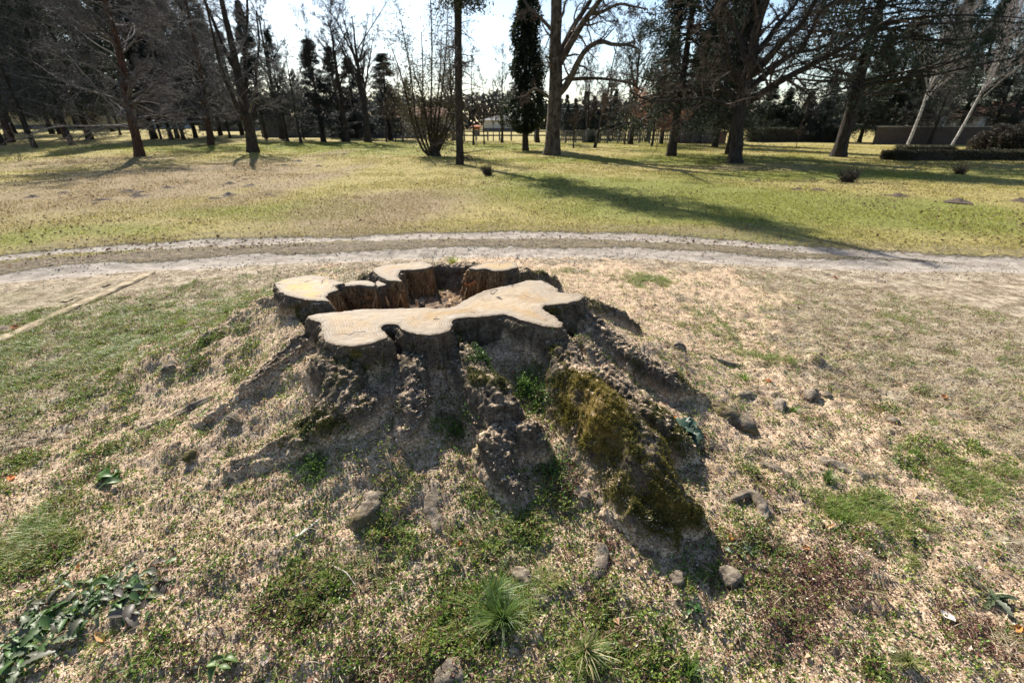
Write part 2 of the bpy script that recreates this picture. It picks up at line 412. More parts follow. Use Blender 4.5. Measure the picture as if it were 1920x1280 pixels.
# buttress roots: (pixel path, top height above ground at each point, half width at each point)
def R(l): return [(P(px, py, z), r) for px, py, z, r in l]      # z: height of the ridge itself
ROOTS = [
    R([(1046,640,.55,.08),(1100,700,.525,.085),(1163,768,.475,.09),(1220,838,.405,.085),(1262,900,.315,.075),(1290,945,.21,.055)]),
    R([(1150,860,.30,.08),(1200,930,.26,.08),(1248,988,.17,.055)]),
    R([(655,655,.56,.14),(640,710,.50,.14),(610,760,.42,.12),(560,800,.35,.09),(500,835,.28,.07),(445,862,.22,.06)]),
    R([(640,700,.50,.12),(665,750,.44,.11),(700,740,.42,.09)]),
    R([(590,618,.54,.08),(545,655,.48,.08),(495,695,.41,.07),(435,740,.33,.06),(370,790,.22,.04)]),
    R([(775,650,.52,.08),(770,700,.48,.09),(768,750,.42,.085),(765,790,.35,.07)]),
    R([(860,640,.53,.07),(895,688,.50,.09),(930,735,.45,.105),(950,785,.37,.08),(958,815,.31,.06)]),
    R([(930,800,.37,.07),(945,850,.31,.06),(960,900,.23,.055)]),
    R([(985,790,.38,.05),(1005,800,.36,.05),(1010,812,.33,.04)]),
    R([(1090,640,.47,.07),(1150,700,.39,.08),(1210,760,.33,.08),(1260,800,.28,.075),(1290,830,.20,.05)]),
    R([(1110,600,.50,.08),(1160,640,.42,.07),(1220,680,.36,.07),(1290,722,.28,.07),(1312,738,.20,.04)]),
    R([(1100,560,.52,.08),(1150,580,.41,.065),(1190,612,.27,.045)]),
    R([(520,548,.54,.09),(478,566,.47,.08),(425,602,.38,.065),(365,645,.29,.055),(310,685,.20,.04)]),
    R([(560,590,.48,.10),(510,605,.42,.09),(450,635,.31,.07)]),
    R([(965,498,.58,.10),(1010,512,.46,.08),(1040,524,.30,.06)]),
    R([(705,505,.60,.08),(680,520,.50,.08)]),
    R([(820,508,.50,.09),(880,514,.50,.08)]),
]
gs = 0.0075
sx = np.arange(-2.25, 1.15, gs); sy = np.arange(1.15, 4.05, gs)
SX, SY = np.meshgrid(sx, sy)
wx = SX + 0.012 * fbm(SX * 11, SY * 11, 0, 201, 3); wy = SY + 0.012 * fbm(SX * 11, SY * 11, 5, 202, 3)
hgt = np.full(SX.shape, -0.15)
dmin = np.full(SX.shape, 9.0)
for poly, zt in TOPS:
    d = sdf(SX, SY, poly) - 0.005
    dw = sdf(wx, wy, poly)
    big = zt > 0.59
    steep = 0.05 * (1.0 + 0.75 * fbm(SX * 3.3, SY * 3.3, 0, 205, 2))
    dd = np.maximum(np.where(d < 0.03, d, dw), 0)
    wall = 0.36 * (1 - np.exp(-dd / steep)) + 1.2 * dd
    hgt = np.maximum(hgt, zt - 0.008 - np.where(d > 0, wall, 0))
    dmin = np.minimum(dmin, d)
def smax(a, b, k):
    h = np.clip(0.5 + 0.5 * (a - b) / k, 0, 1)
    return b + (a - b) * h + k * h * (1 - h)
rootid = np.zeros(SX.shape, int)
for i, rt in enumerate(ROOTS):
    pts = np.array([p for p, r in rt]); rr = np.array([r for p, r in rt])
    if pts[0, 2] > .49:      # let the ridge start inside the stump
        b = pts[0] + (pts[0] - pts[1]) / max(np.hypot(*(pts[0] - pts[1])[:2]), .01) * .13; b[2] = pts[0, 2] + .06
        pts = np.vstack([b, pts]); rr = np.append(rr[0], rr)
    c = catmull([np.append(p, r) for p, r in zip(pts, rr)], 5)
    d, t = seg_dist(wx, wy, c)
    q = t * (len(c) - 1); zt = np.interp(q, np.arange(len(c)), c[:, 2]); r = np.interp(q, np.arange(len(c)), c[:, 3])
    r = r * (1 + 0.22 * fbm(SX * 7, SY * 7, 0, 300 + i, 2))
    u = d / r
    z = zt + 0.018 * fbm(SX * 6, SY * 6, 0, 330 + i, 2) - np.where(u < 1, r * 0.95 * (1 - np.sqrt(np.maximum(1 - u * u, 0))), r * .95 + (d - r) * 2.2)
    z = z + .022 * (1 - 2 * np.abs(vn(u * 4.2 + .5 * vn(t * 9, 0 * t, 0, i), t * 5, 0, 360 + i))) * (u < 1.6)
    dq = np.maximum(0, dmin); z = np.minimum(z, Z0 - 0.03 - np.minimum(1.6 * dq, 0.04))
    z = np.where(dmin < 0.0, -1, z)
    rootid = np.where(z > hgt, i + 1, rootid)
    hgt = np.where(dmin > 0.0, smax(z, hgt, 0.035), hgt)
    hgt = np.where((dmin > .01), np.minimum(hgt, Z0 - 0.02), hgt)
# hollow: rotted floor inside the ring
HOL = C6([(330,300),(420,330),(560,352),(780,350),(980,352),(1060,338),(1130,296),(1180,262),(1300,215),(1320,160),(1230,120),(1100,150),(960,135),(800,135),(770,190),(640,230),(460,230),(400,255)], 0.6)
dh = sdf(SX, SY, HOL)
rim = 0.55 + 0.03 * fbm(SX * 12, SY * 12, 0, 411, 3)
bx, by_ = C6([(750,150),(960,148),(1170,158)], 0.5), None
db, _ = seg_dist(wx, wy, np.array(bx) + np.array([0, 0.03]))
hgt = np.maximum(hgt, rim - np.maximum(0, db - 0.07) * 3.0)
floor = 0.39 + 0.03 * fbm(SX * 9, SY * 9, 0, 412, 3)
inh = dh < 0.06
hgt = np.where(inh & (dmin > 0.015), np.maximum(np.minimum(hgt, floor + np.maximum(0, (0.10 - dmin)) * 6.0 * (dmin < 0.1)), floor), hgt)
hgt = np.where(inh & (db < 0.10) & (dmin > 0), np.maximum(hgt, rim - np.maximum(0, db - 0.05) * 9.0), hgt)
hgt = np.maximum(hgt, -0.15)
# close it into a solid and remesh so that steep sides get even faces
m, n_ = SX.shape
top = np.stack([SX.ravel(), SY.ravel(), hgt.ravel()], 1); bot = top.copy(); bot[:, 2] = -0.25
I = np.arange(m * n_).reshape(m, n_); J = I + m * n_
q1 = np.stack([I[:-1, :-1], I[:-1, 1:], I[1:, 1:], I[1:, :-1]], -1).reshape(-1, 4)
q2 = np.stack([J[:-1, :-1], J[1:, :-1], J[1:, 1:], J[:-1, 1:]], -1).reshape(-1, 4)
def side(a, b): return np.stack([a[:-1], b[:-1], b[1:], a[1:]], -1)
q3 = np.concatenate([side(I[0], J[0]), side(J[-1], I[-1]), side(J[:, 0], I[:, 0]), side(I[:, -1], J[:, -1])])
tmp = mesh_np("tmp_stump", np.vstack([top, bot]), np.vstack([q1, q2, q3]))
md = tmp.modifiers.new("r", 'REMESH'); md.mode = 'VOXEL'; md.voxel_size = 0.0085; md.use_smooth_shade = True
dg = bpy.context.evaluated_depsgraph_get(); ev = tmp.evaluated_get(dg); me = ev.to_mesh()
nv = len(me.vertices); V = np.empty(nv * 3, np.float32); me.vertices.foreach_get("co", V); V = V.reshape(-1, 3).astype(float)
NR = np.empty(nv * 3, np.float32); me.vertices.foreach_get("normal", NR); NR = NR.reshape(-1, 3).astype(float)
nf = len(me.polygons); Fq = np.empty(len(me.loops), np.int32); me.loops.foreach_get("vertex_index", Fq); Fq = Fq.reshape(nf, 4)
ev.to_mesh_clear(); bpy.data.objects.remove(tmp, do_unlink=True)
x, y, z = V.T
gh = gz(x, y)
dm = np.full(nv, 9.0)
for poly, zt in TOPS: dm = np.minimum(dm, sdf(x, y, poly))
flat = (dm < 0.004) & (z > 0.55)
# bark relief: furrows that run with the slope, knobs and pits
amp = np.where(flat, 0.0, sst(0.0, 0.012, np.maximum(dm, 0)) * 0.8 + 0.2)
ang = np.arctan2(y - 2.6, x + 0.45)
ridge = 1 - np.abs(vn(ang * 26 + 1.2 * vn(x * 6, y * 6, z * 6, 7), z * 5, 0, 501)) * 2
wallm = np.exp(-(np.maximum(dm, 0) / .12) ** 2); fib = fbm(x * 55 + z * 3, y * 55 - z * 3, z * 6, 551, 3, .65)
disp = 0.010 * fbm(x * 8, y * 8, z * 6, 511, 3, .6) + 0.008 * fbm(x * 32, y * 32, z * 18, 521, 3, .7) + (.004 + .010 * wallm) * ridge + .009 * fib * (.4 + wallm) + 0.005 * vn(x * 85, y * 85, z * 60, 531)
V2 = V + NR * (disp * amp)[:, None]
V2[:, 2] = np.where(flat, np.minimum(V2[:, 2], V[:, 2]), V2[:, 2])
inner = (1 - sst(0.0, 0.05, sdf(x, y, HOL))) * (z > 0.25)
mossn = fbm(x * 5, y * 5, z * 5, 541, 4, .65)
mossR = field(x, y, [(*G(1120, 720, .3)[:2], .16, .2, 1.3), (*G(1240, 900, .15)[:2], .2, .22, 1.0), (*G(600, 780, .1)[:2], .2, .15, .9), (*G(900, 640, .4)[:2], .1, .1, .9), (*G(640, 700, .25)[:2], .15, .15, .6), (*G(460, 640, .1)[:2], .2, .15, .6)])
moss = np.clip(sst(0.25, 1.0, .5 * mossR + 0.55 * mossn + 0.42), 0, 1) * (1 - inner)
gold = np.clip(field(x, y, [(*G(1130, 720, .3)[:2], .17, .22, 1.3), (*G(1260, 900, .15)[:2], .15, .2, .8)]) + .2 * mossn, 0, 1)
gap = z - gh
keepv = gap > -0.05
keepf = keepv[Fq].any(1) & (z[Fq].max(1) > -0.1)

def stump_bark():
    n = N("stump_bark", 0.92, 0.12)
    moss, gold, inner, gap = [n.attr(k) for k in ('moss', 'gold', 'inner', 'gap')]
    a = n.noise(22, 6, .7, dist=.4); b = n.noise(75, 5, .75); c = n.noise(7, 4, .6); v = n.voro(130, out='Color')
    sp = n.t.nodes.new('ShaderNodeSeparateColor'); n.t.links.new(v, sp.inputs[0])
    bark = n.ramp(n.math('ADD', n.math('MULTIPLY', a, .5), n.math('MULTIPLY', b, .5)), [(.34, (.028, .021, .014)), (.46, (.085, .066, .046)), (.56, (.17, .135, .10)), (.68, (.33, .285, .23))])
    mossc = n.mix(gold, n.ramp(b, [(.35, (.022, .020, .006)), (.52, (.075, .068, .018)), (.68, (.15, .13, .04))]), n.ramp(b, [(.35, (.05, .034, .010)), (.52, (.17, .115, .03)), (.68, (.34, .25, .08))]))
    mf = n.rng(n.math('ADD', moss, n.math('ADD', n.math('MULTIPLY', n.math('SUBTRACT', a, .5), 2.4), n.math('MULTIPLY', n.math('SUBTRACT', b, .5), 1.6))), .38, .82)
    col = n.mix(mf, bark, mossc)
    # rusty rotten wood inside the hollow
    gr = n.noise(1.4, 5, .7, n.scale((60, 60, 7)), .5)
    inn = n.ramp(gr, [(.3, (.035, .020, .011)), (.47, (.15, .085, .040)), (.6, (.34, .20, .095)), (.72, (.50, .34, .19))])
    col = n.mix(inner, col, inn)
    # sawdust that has settled on ledges and against the foot
    geo = n.t.nodes.new('ShaderNodeNewGeometry'); sx_ = n.t.nodes.new('ShaderNodeSeparateXYZ'); n.t.links.new(geo.outputs['True Normal'], sx_.inputs[0])
    up = n.rng(sx_.outputs[2], .68, 1.0)
    ledge = n.rng(n.math('ADD', n.math('MULTIPLY', up, .62), n.math('ADD', n.math('MULTIPLY', n.math('SUBTRACT', c, .5), 1.5), n.math('MULTIPLY', n.math('SUBTRACT', b, .5), 1.3))), .37, .60)
    foot = n.math('SUBTRACT', 1.0, n.rng(n.math('ADD', gap, n.math('MULTIPLY', n.math('SUBTRACT', b, .5), .16)), .01, .075))
    sawc = n.ramp(sp.outputs[0], [(0, (.20, .125, .075)), (.3, (.40, .28, .18)), (.65, (.56, .42, .285)), (1, (.74, .60, .44))])
    sawf = n.math('MAXIMUM', n.math('MULTIPLY', ledge, .9), foot)
    col = n.mix(sawf, col, sawc)
    h = n.math('ADD', n.math('MULTIPLY', a, .8), n.math('ADD', n.math('MULTIPLY', b, .5), n.math('MULTIPLY', sp.outputs[1], .12)))
    return n.fin(col, n.bump(h, 0.9, 0.022))
MBARK = stump_bark()
# which part each face belongs to: the trunk base or one of the buttress roots
ixg = np.clip(((x - sx[0]) / gs).astype(int), 0, n_ - 1); iyg = np.clip(((y - sy[0]) / gs).astype(int), 0, m - 1)
pid = rootid[iyg, ixg]; pid = np.where((dm < 0.05) | (inner > .5), 0, pid)
pf = pid[Fq[:, 0]]
def sub_mesh(name, sel, **k):
    fs = Fq[sel]; u, inv = np.unique(fs, return_inverse=True)
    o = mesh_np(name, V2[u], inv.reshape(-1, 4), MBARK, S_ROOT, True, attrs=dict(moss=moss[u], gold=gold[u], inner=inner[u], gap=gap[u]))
    return o
sub_mesh("trunk_base", keepf & (pf == 0))
RL = {1: "thick root with golden moss", 2: "short side spur of the mossy root", 3: "dark mossy root bending sideways", 5: "sloping root dusted with sawdust", 7: "broad lumpy root with ash-grey bark", 10: "narrow mossy root half buried in sawdust", 11: "long straight root ending in a dark tip"}
for k in range(1, len(ROOTS) + 1):
    s = keepf & (pf == k)
    if s.sum() > 60:
        o = sub_mesh("root", s)
        if k in RL: o["label"] = RL[k]

# moss tufts and bark crumbs standing on the bark
rngm = np.random.default_rng(5)
def tufts(name, wgt, count, lo, hi, wd, colf, mat, parent, src_v, src_n, jit=0.004):
    p = np.maximum(wgt, 0); p = p / p.sum(); i = rngm.choice(len(src_v), count, p=p)
    c = src_v[i] + rngm.normal(0, jit, (count, 3)); nn = src_n[i] + rngm.normal(0, .55, (count, 3)); nn /= np.linalg.norm(nn, axis=1)[:, None]
    L = rngm.uniform(lo, hi, count)[:, None]; t = np.cross(nn, rngm.normal(0, 1, (count, 3))); t /= np.linalg.norm(t, axis=1)[:, None]
    Vt = np.stack([c - t * wd - nn * .003, c + t * wd - nn * .003, c + nn * L], 1).reshape(-1, 3)
    cc = np.repeat(colf(i, count), 3, axis=0)
    return mesh_np(name, Vt, np.arange(count * 3).reshape(-1, 3), mat, parent, False, cols=cc)
vis = keepv & (gap > 0.0) & (dm > 0.01) & (inner < .3) & (z > 0)
MMOSS = attr_mat("moss_fibre", 0.8, 0.35)
def moss_col(i, n):
    g = gold[i][:, None]; b = rngm.uniform(.5, 1.5, (n, 1))
    return (np.array([[.075, .080, .018]]) * (1 - g) + np.array([[.21, .17, .035]]) * g) * b
tufts("moss", vis * moss ** 1.5 * sst(-.35, .5, fbm(x * 16, y * 16, z * 16, 561, 3, .65)) * sst(0.0, .05, gap), 60000, .004, .012, .0022, moss_col, MMOSS, S_ROOT, V2, NR)

# saw cuts: slabs that follow the traced outlines
def cut_mat():
    n = N("sawn_wood", 0.75, 0.2)
    e = n.attr('edge'); 
    wob = n.noise(5, 4, .6); big = n.noise(2.6, 5, .65); fine = n.noise(120, 4, .8)
    ed = n.math('ADD', e, n.math('MULTIPLY', n.math('SUBTRACT', wob, .5), .05))
    pale = n.mix(n.rng(fine, .35, .65), (.235, .19, .14), (.34, .285, .22))
    tan = n.mix(n.rng(big, .36, .52), (.30, .19, .08), (.37, .30, .215))
    col = n.mix(n.rng(ed, .03, .10), pale, tan); col = n.mix(n.rng(n.noise(7, 5, .7), .55, .72, 0, .6), col, (.46, .42, .36)); col = n.mix(n.rng(n.noise(4.2, 4, .7, dist=1.), .52, .64, 0, .6), col, (.15, .11, .078))
    grey = n.mix(n.rng(n.noise(3.2, 4, .6), .50, .62), col, (.30, .26, .21)); col = n.mix(.75, col, grey)
    ring = n.math('SINE', n.math('MULTIPLY', ed, 430.0)); col = n.mix(n.rng(ring, .0, 1.0, 0, .5), col, (.17, .115, .065)); col = n.mix(n.rng(n.math('SINE', n.math('MULTIPLY', ed, 140.0)), .2, 1.0, 0, .3), col, (.22, .16, .10))
    saw = n.noise(1.0, 3, .8, n.scale((9, 240, 1))); col = n.mix(n.rng(saw, .50, .66, 0, .55), col, (.17, .125, .085))
    st_ = n.math('MULTIPLY', n.attr('stain'), n.rng(n.noise(5.5, 5, .7), .40, .58)); col = n.mix(n.math('MULTIPLY', st_, n.rng(e, .01, .05)), col, (.40, .255, .09))
    sap = n.math('SUBTRACT', 1.0, n.rng(e, -.004, .006)); col = n.mix(n.math('MULTIPLY', sap, .95), col, (.085, .058, .038))
    crack = n.math('ABSOLUTE', n.math('SUBTRACT', n.noise(2.3, 3, .55, dist=.6), .5))
    col = n.mix(n.math('MULTIPLY', n.math('SUBTRACT', 1.0, n.rng(crack, .002, .006)), n.rng(n.noise(5, 2), .47, .53)), col, (.04, .025, .015))
    dirt = n.rng(n.noise(38, 5, .8), .60, .72); col = n.mix(n.math('MULTIPLY', dirt, .55), col, (.24, .15, .08))
    h = n.math('ADD', n.math('MULTIPLY', saw, .6), n.math('MULTIPLY', fine, .35))
    return n.fin(col, n.bump(h, .5, .004))
MCUT = cut_mat()
def cut_face(poly, zt, label, seed, stain=.15):
    rg = np.random.default_rng(seed); pl = np.array(poly)
    # fine, slightly frayed outline
    out = []
    for i in range(len(pl)):
        a, b = pl[i], pl[(i + 1) % len(pl)]; k = max(1, int(np.hypot(*(b - a)) / .012))
        for j in range(k): out.append(a + (b - a) * j / k)
    out = np.array(out)
    for _ in range(2): out = (out + .5 * (np.roll(out, 1, 0) + np.roll(out, -1, 0))) / 2
    out += 0.008 * np.stack([fbm(out[:, 0] * 20, out[:, 1] * 20, 0, seed + 50, 3, .6), fbm(out[:, 0] * 20, out[:, 1] * 20, 9, seed + 51, 3, .6)], 1)
    out += 0.0035 * np.stack([fbm(out[:, 0] * 60, out[:, 1] * 60, 0, seed, 2), fbm(out[:, 0] * 60, out[:, 1] * 60, 9, seed, 2)], 1)
    lo, hi = out.min(0), out.max(0)
    A, B = np.meshgrid(np.arange(lo[0], hi[0], .013), np.arange(lo[1], hi[1], .013)); A = A.ravel() + rg.uniform(-.003, .003, A.size); B = B.ravel() + rg.uniform(-.003, .003, B.size)
    dd = sdf(A, B, out); ok = dd < -.006; pts = np.vstack([out, np.stack([A[ok], B[ok]], 1)])
    no = len(out)
    r = delaunay_2d_cdt([Vector(p) for p in pts], [(i, (i + 1) % no) for i in range(no)], [], 1, 1e-6)
    vv = np.array([list(v) for v in r[0]]); ff = np.array([list(f) for f in r[2]])
    # inside triangles only, and wound upwards
    cx = vv[ff].mean(1); ff = ff[sdf(cx[:, 0], cx[:, 1], out) < 0]
    a, b, c = vv[ff[:, 0]], vv[ff[:, 1]], vv[ff[:, 2]]
    cr = (b[:, 0] - a[:, 0]) * (c[:, 1] - a[:, 1]) - (b[:, 1] - a[:, 1]) * (c[:, 0] - a[:, 0]); ff = np.where((cr < 0)[:, None], ff[:, ::-1], ff)
    e = -sdf(vv[:, 0], vv[:, 1], out)
    zz = zt + 0.007 * fbm(vv[:, 0] * 3, vv[:, 1] * 3, 0, seed + 3, 2) + .0012 * fbm(vv[:, 0] * 40, vv[:, 1] * 40, 0, seed + 4, 2) - 0.004 * np.exp(-e / .004) + .02 * (vv[:, 0] + .5) * 0.15
    ei = np.where(e < 5e-4)[0]
    # boundary loop from edges used once
    ed = np.vstack([ff[:, [0, 1]], ff[:, [1, 2]], ff[:, [2, 0]]]); key = {}
    for s, t in ed.tolist(): key[(s, t)] = 1
    bd = [(s, t) for s, t in key if (t, s) not in key]
    Vb = np.column_stack([vv, zz]); n0 = len(Vb)
    cen = pl.mean(0); used = sorted({s for s, t in bd}); mp = {s: n0 + i for i, s in enumerate(used)}
    low = Vb[used].copy(); low[:, 2] -= 0.02 + 0.01 * rg.random(len(used)); g = .004 * rg.normal(size=(len(used), 2)); low[:, :2] += g
    sk = np.array([[t, s, mp[s], mp[t]] for s, t in bd])
    o = mesh_np("cut_face", np.vstack([Vb, low]), [ff, sk], MCUT, S_ROOT, False, attrs=dict(edge=np.concatenate([np.maximum(e, 0), np.full(len(low), -.05)]), stain=np.full(len(Vb) + len(low), stain)))
    o["label"] = label
    return o
cut_face(SLAB, Z0 + .004, "long pale sawn face of many lobes", 1)
cut_face(LOBE_A, Z0 + .004, "yellowish rounded sawn face with torn edge", 2, .9)
cut_face(CHUNK_B, .602, "narrow sawn strip above rusty split wood", 3)
cut_face(CHUNK_E, .582, "small dark ragged sawn tip", 4)
cut_face(LOBE_C, .624, "pale curved sawn face on the far rim", 5)
cut_face(LOBE_D, .629, "pale wedge-shaped sawn face on the far rim", 6, .5)

# splintered fibres standing at the torn edge of the hollow
def shard(name, p, L, wd, tilt, az, mat, parent=None, seed=0):
    rg = np.random.default_rng(seed); k = 9
    t = np.linspace(0, 1, k); dirv = np.array([math.cos(az) * math.cos(tilt), math.sin(az) * math.cos(tilt), math.sin(tilt)])
    sd_ = np.cross(dirv, (0, 0, 1.0)); sd_ /= max(np.linalg.norm(sd_), 1e-6); up = np.cross(sd_, dirv)
    c = np.array(p)[None] + dirv * (t * L)[:, None] + up * (.02 * L * np.sin(t * 5 + seed))[:, None]
    ww = wd * np.minimum(1, (1 - t) * 3 + .12) * np.minimum(1, t * 6 + .4) * (1 + .2 * rg.normal(size=k)); th = wd * .22 + 0 * t
    ring = np.stack([c - sd_ * ww[:, None] - up * th[:, None] * .4, c + sd_ * ww[:, None] - up * th[:, None], c + sd_ * (ww * .8)[:, None] + up * th[:, None], c - sd_ * (ww * .7)[:, None] + up * th[:, None] * .7], 1)
    Vr = ring.reshape(-1, 3); q = []
    for i in range(k - 1):
        for j in range(4): q.append([i * 4 + j, i * 4 + (j + 1) % 4, (i + 1) * 4 + (j + 1) % 4, (i + 1) * 4 + j])
    q += [[3, 2, 1, 0], [(k - 1) * 4 + j for j in range(4)]]
    return mesh_np(name, Vr, np.array(q), mat, parent, False)
nwd = N("splinter_wood", .8, .2); vv_ = nwd.noise(1.5, 4, .7, nwd.scale((30, 30, 6)))
MSPL = nwd.fin(nwd.mix(nwd.rng(vv_, .3, .7), (.22, .12, .055), (.50, .34, .18)), nwd.bump(vv_, .5, .004))
for i, (u, v, L, wd) in enumerate([(600,352,.06,.012),(760,300,.075,.012),(770,330,.05,.010),(740,345,.04,.01),(1165,250,.06,.016),(690,345,.05,.010),(1110,300,.05,.016),(850,352,.03,.012)]):
    p = P(500 + u / 3, 460 + v / 3, .47); shard("splinter", (p[0], p[1], .50 - L * .5), L * 1.5, wd, 1.3, i * 2.1, MSPL, S_ROOT, i)

# ------------------------------------------------------------------ outlying knobs of the same roots, pushing through the soil
def knob_mesh(path, seed, parent, label=None, moss_=.2):
    """path: (px, py, rise, radius) - a bent, tapered, lumpy body half sunk in the ground"""
    pts = [np.append(G(px, py, dz * .5) + np.array([0, 0, 0]), r) for px, py, dz, r in path]
    for p, (px, py, dz, r) in zip(pts, path): p[2] = float(gbase(p[0], p[1])) + dz * .62 - r * .85
    if len(pts) == 2: pts.insert(1, (pts[0] + pts[1]) / 2 + np.array([0, 0, .01, .006]))
    c = catmull(pts, 7); k = len(c); ns = 22
    tan = np.gradient(c[:, :3], axis=0); tan /= np.linalg.norm(tan, axis=1)[:, None] + 1e-9
    s1 = np.cross(tan, (0, 0, 1.0)); s1 /= np.linalg.norm(s1, axis=1)[:, None] + 1e-9; s2 = np.cross(s1, tan)
    e0 = np.sqrt(np.clip(1 - (1 - np.clip(np.arange(k) / (k * .28), 0, 1)) ** 2, .02, 1)) * np.sqrt(np.clip(1 - (1 - np.clip((k - 1 - np.arange(k)) / (k * .28), 0, 1)) ** 2, .02, 1))
    a = np.linspace(0, 2 * np.pi, ns, endpoint=False)
    r = (c[:, 3] * e0)[:, None] * np.ones((1, ns))
    Vk = c[:, None, :3] + s1[:, None] * (r * np.cos(a))[..., None] + s2[:, None] * (r * np.sin(a) * .8)[..., None]
    cen = np.repeat(c[:, None, :3], ns, 1).reshape(-1, 3); Vk = Vk.reshape(-1, 3); nrm = Vk - cen; nrm /= np.linalg.norm(nrm, axis=1)[:, None] + 1e-9
    X, Y, Z = Vk.T; R0 = c[:, 3].mean()
    al = np.repeat(np.arange(k), ns); dsp = R0 * (.55 * fbm(X * 14, Y * 14, Z * 14, seed, 3, .6) + .30 * fbm(X * 40, Y * 40, Z * 40, seed + 5, 3, .7) + .22 * vn(np.tile(a, k) * 2.2, al * .12, 0, seed + 9))
    Vk = Vk + nrm * dsp[:, None]
    q = [[i * ns + j, i * ns + (j + 1) % ns, (i + 1) * ns + (j + 1) % ns, (i + 1) * ns + j] for i in range(k - 1) for j in range(ns)]
    caps = [np.array([list(range(ns))[::-1]]), np.array([[(k - 1) * ns + j for j in range(ns)]])]
    gp = Vk[:, 2] - gz(Vk[:, 0], Vk[:, 1])
    mo = np.full(len(Vk), moss_) + .3 * fbm(X * 12, Y * 12, Z * 12, seed, 2)
    o = mesh_np("root", Vk, [np.array(q)] + caps, MKNOB, parent, True, attrs=dict(moss=mo, gap=gp))
    if label: o["label"] = label
    return o
def knob_mat():
    n = N("grey_root_bark", .92, .12); moss, gap = n.attr('moss'), n.attr('gap')
    a = n.noise(28, 6, .72, dist=.5); b = n.noise(110, 5, .75); g = n.noise(1.2, 4, .6, n.scale((22, 60, 22)))
    col = n.ramp(n.math('ADD', n.math('MULTIPLY', a, .55), n.math('MULTIPLY', g, .45)), [(.34, (.05, .038, .027)), (.48, (.17, .135, .10)), (.60, (.32, .27, .205)), (.72, (.48, .42, .34))])
    col = n.mix(n.rng(n.math('ADD', moss, n.math('SUBTRACT', a, .5)), .45, .8), col, n.mix(n.rng(b, .4, .6), (.05, .045, .012), (.15, .12, .035)))
    sp = n.t.nodes.new('ShaderNodeSeparateColor'); n.t.links.new(n.voro(190, out='Color'), sp.inputs[0])
    saw = n.ramp(sp.outputs[0], [(0, (.20, .125, .075)), (.3, (.40, .28, .18)), (.65, (.56, .42, .285)), (1, (.74, .60, .44))])
    f = n.math('SUBTRACT', 1.0, n.rng(n.math('ADD', gap, n.math('MULTIPLY', n.math('SUBTRACT', b, .5), .06)), -.004, .016))
    geo = n.t.nodes.new('ShaderNodeNewGeometry'); s3 = n.t.nodes.new('ShaderNodeSeparateXYZ'); n.t.links.new(geo.outputs['True Normal'], s3.inputs[0])
    l = n.rng(n.math('ADD', n.math('MULTIPLY', s3.outputs[2], .5), n.math('SUBTRACT', b, .5)), .52, .66)
    col = n.mix(n.math('MAXIMUM', f, n.math('MULTIPLY', l, .75)), col, saw)
    return n.fin(col, n.bump(n.math('ADD', a, n.math('MULTIPLY', b, .5)), .9, .014))
MKNOB = knob_mat()
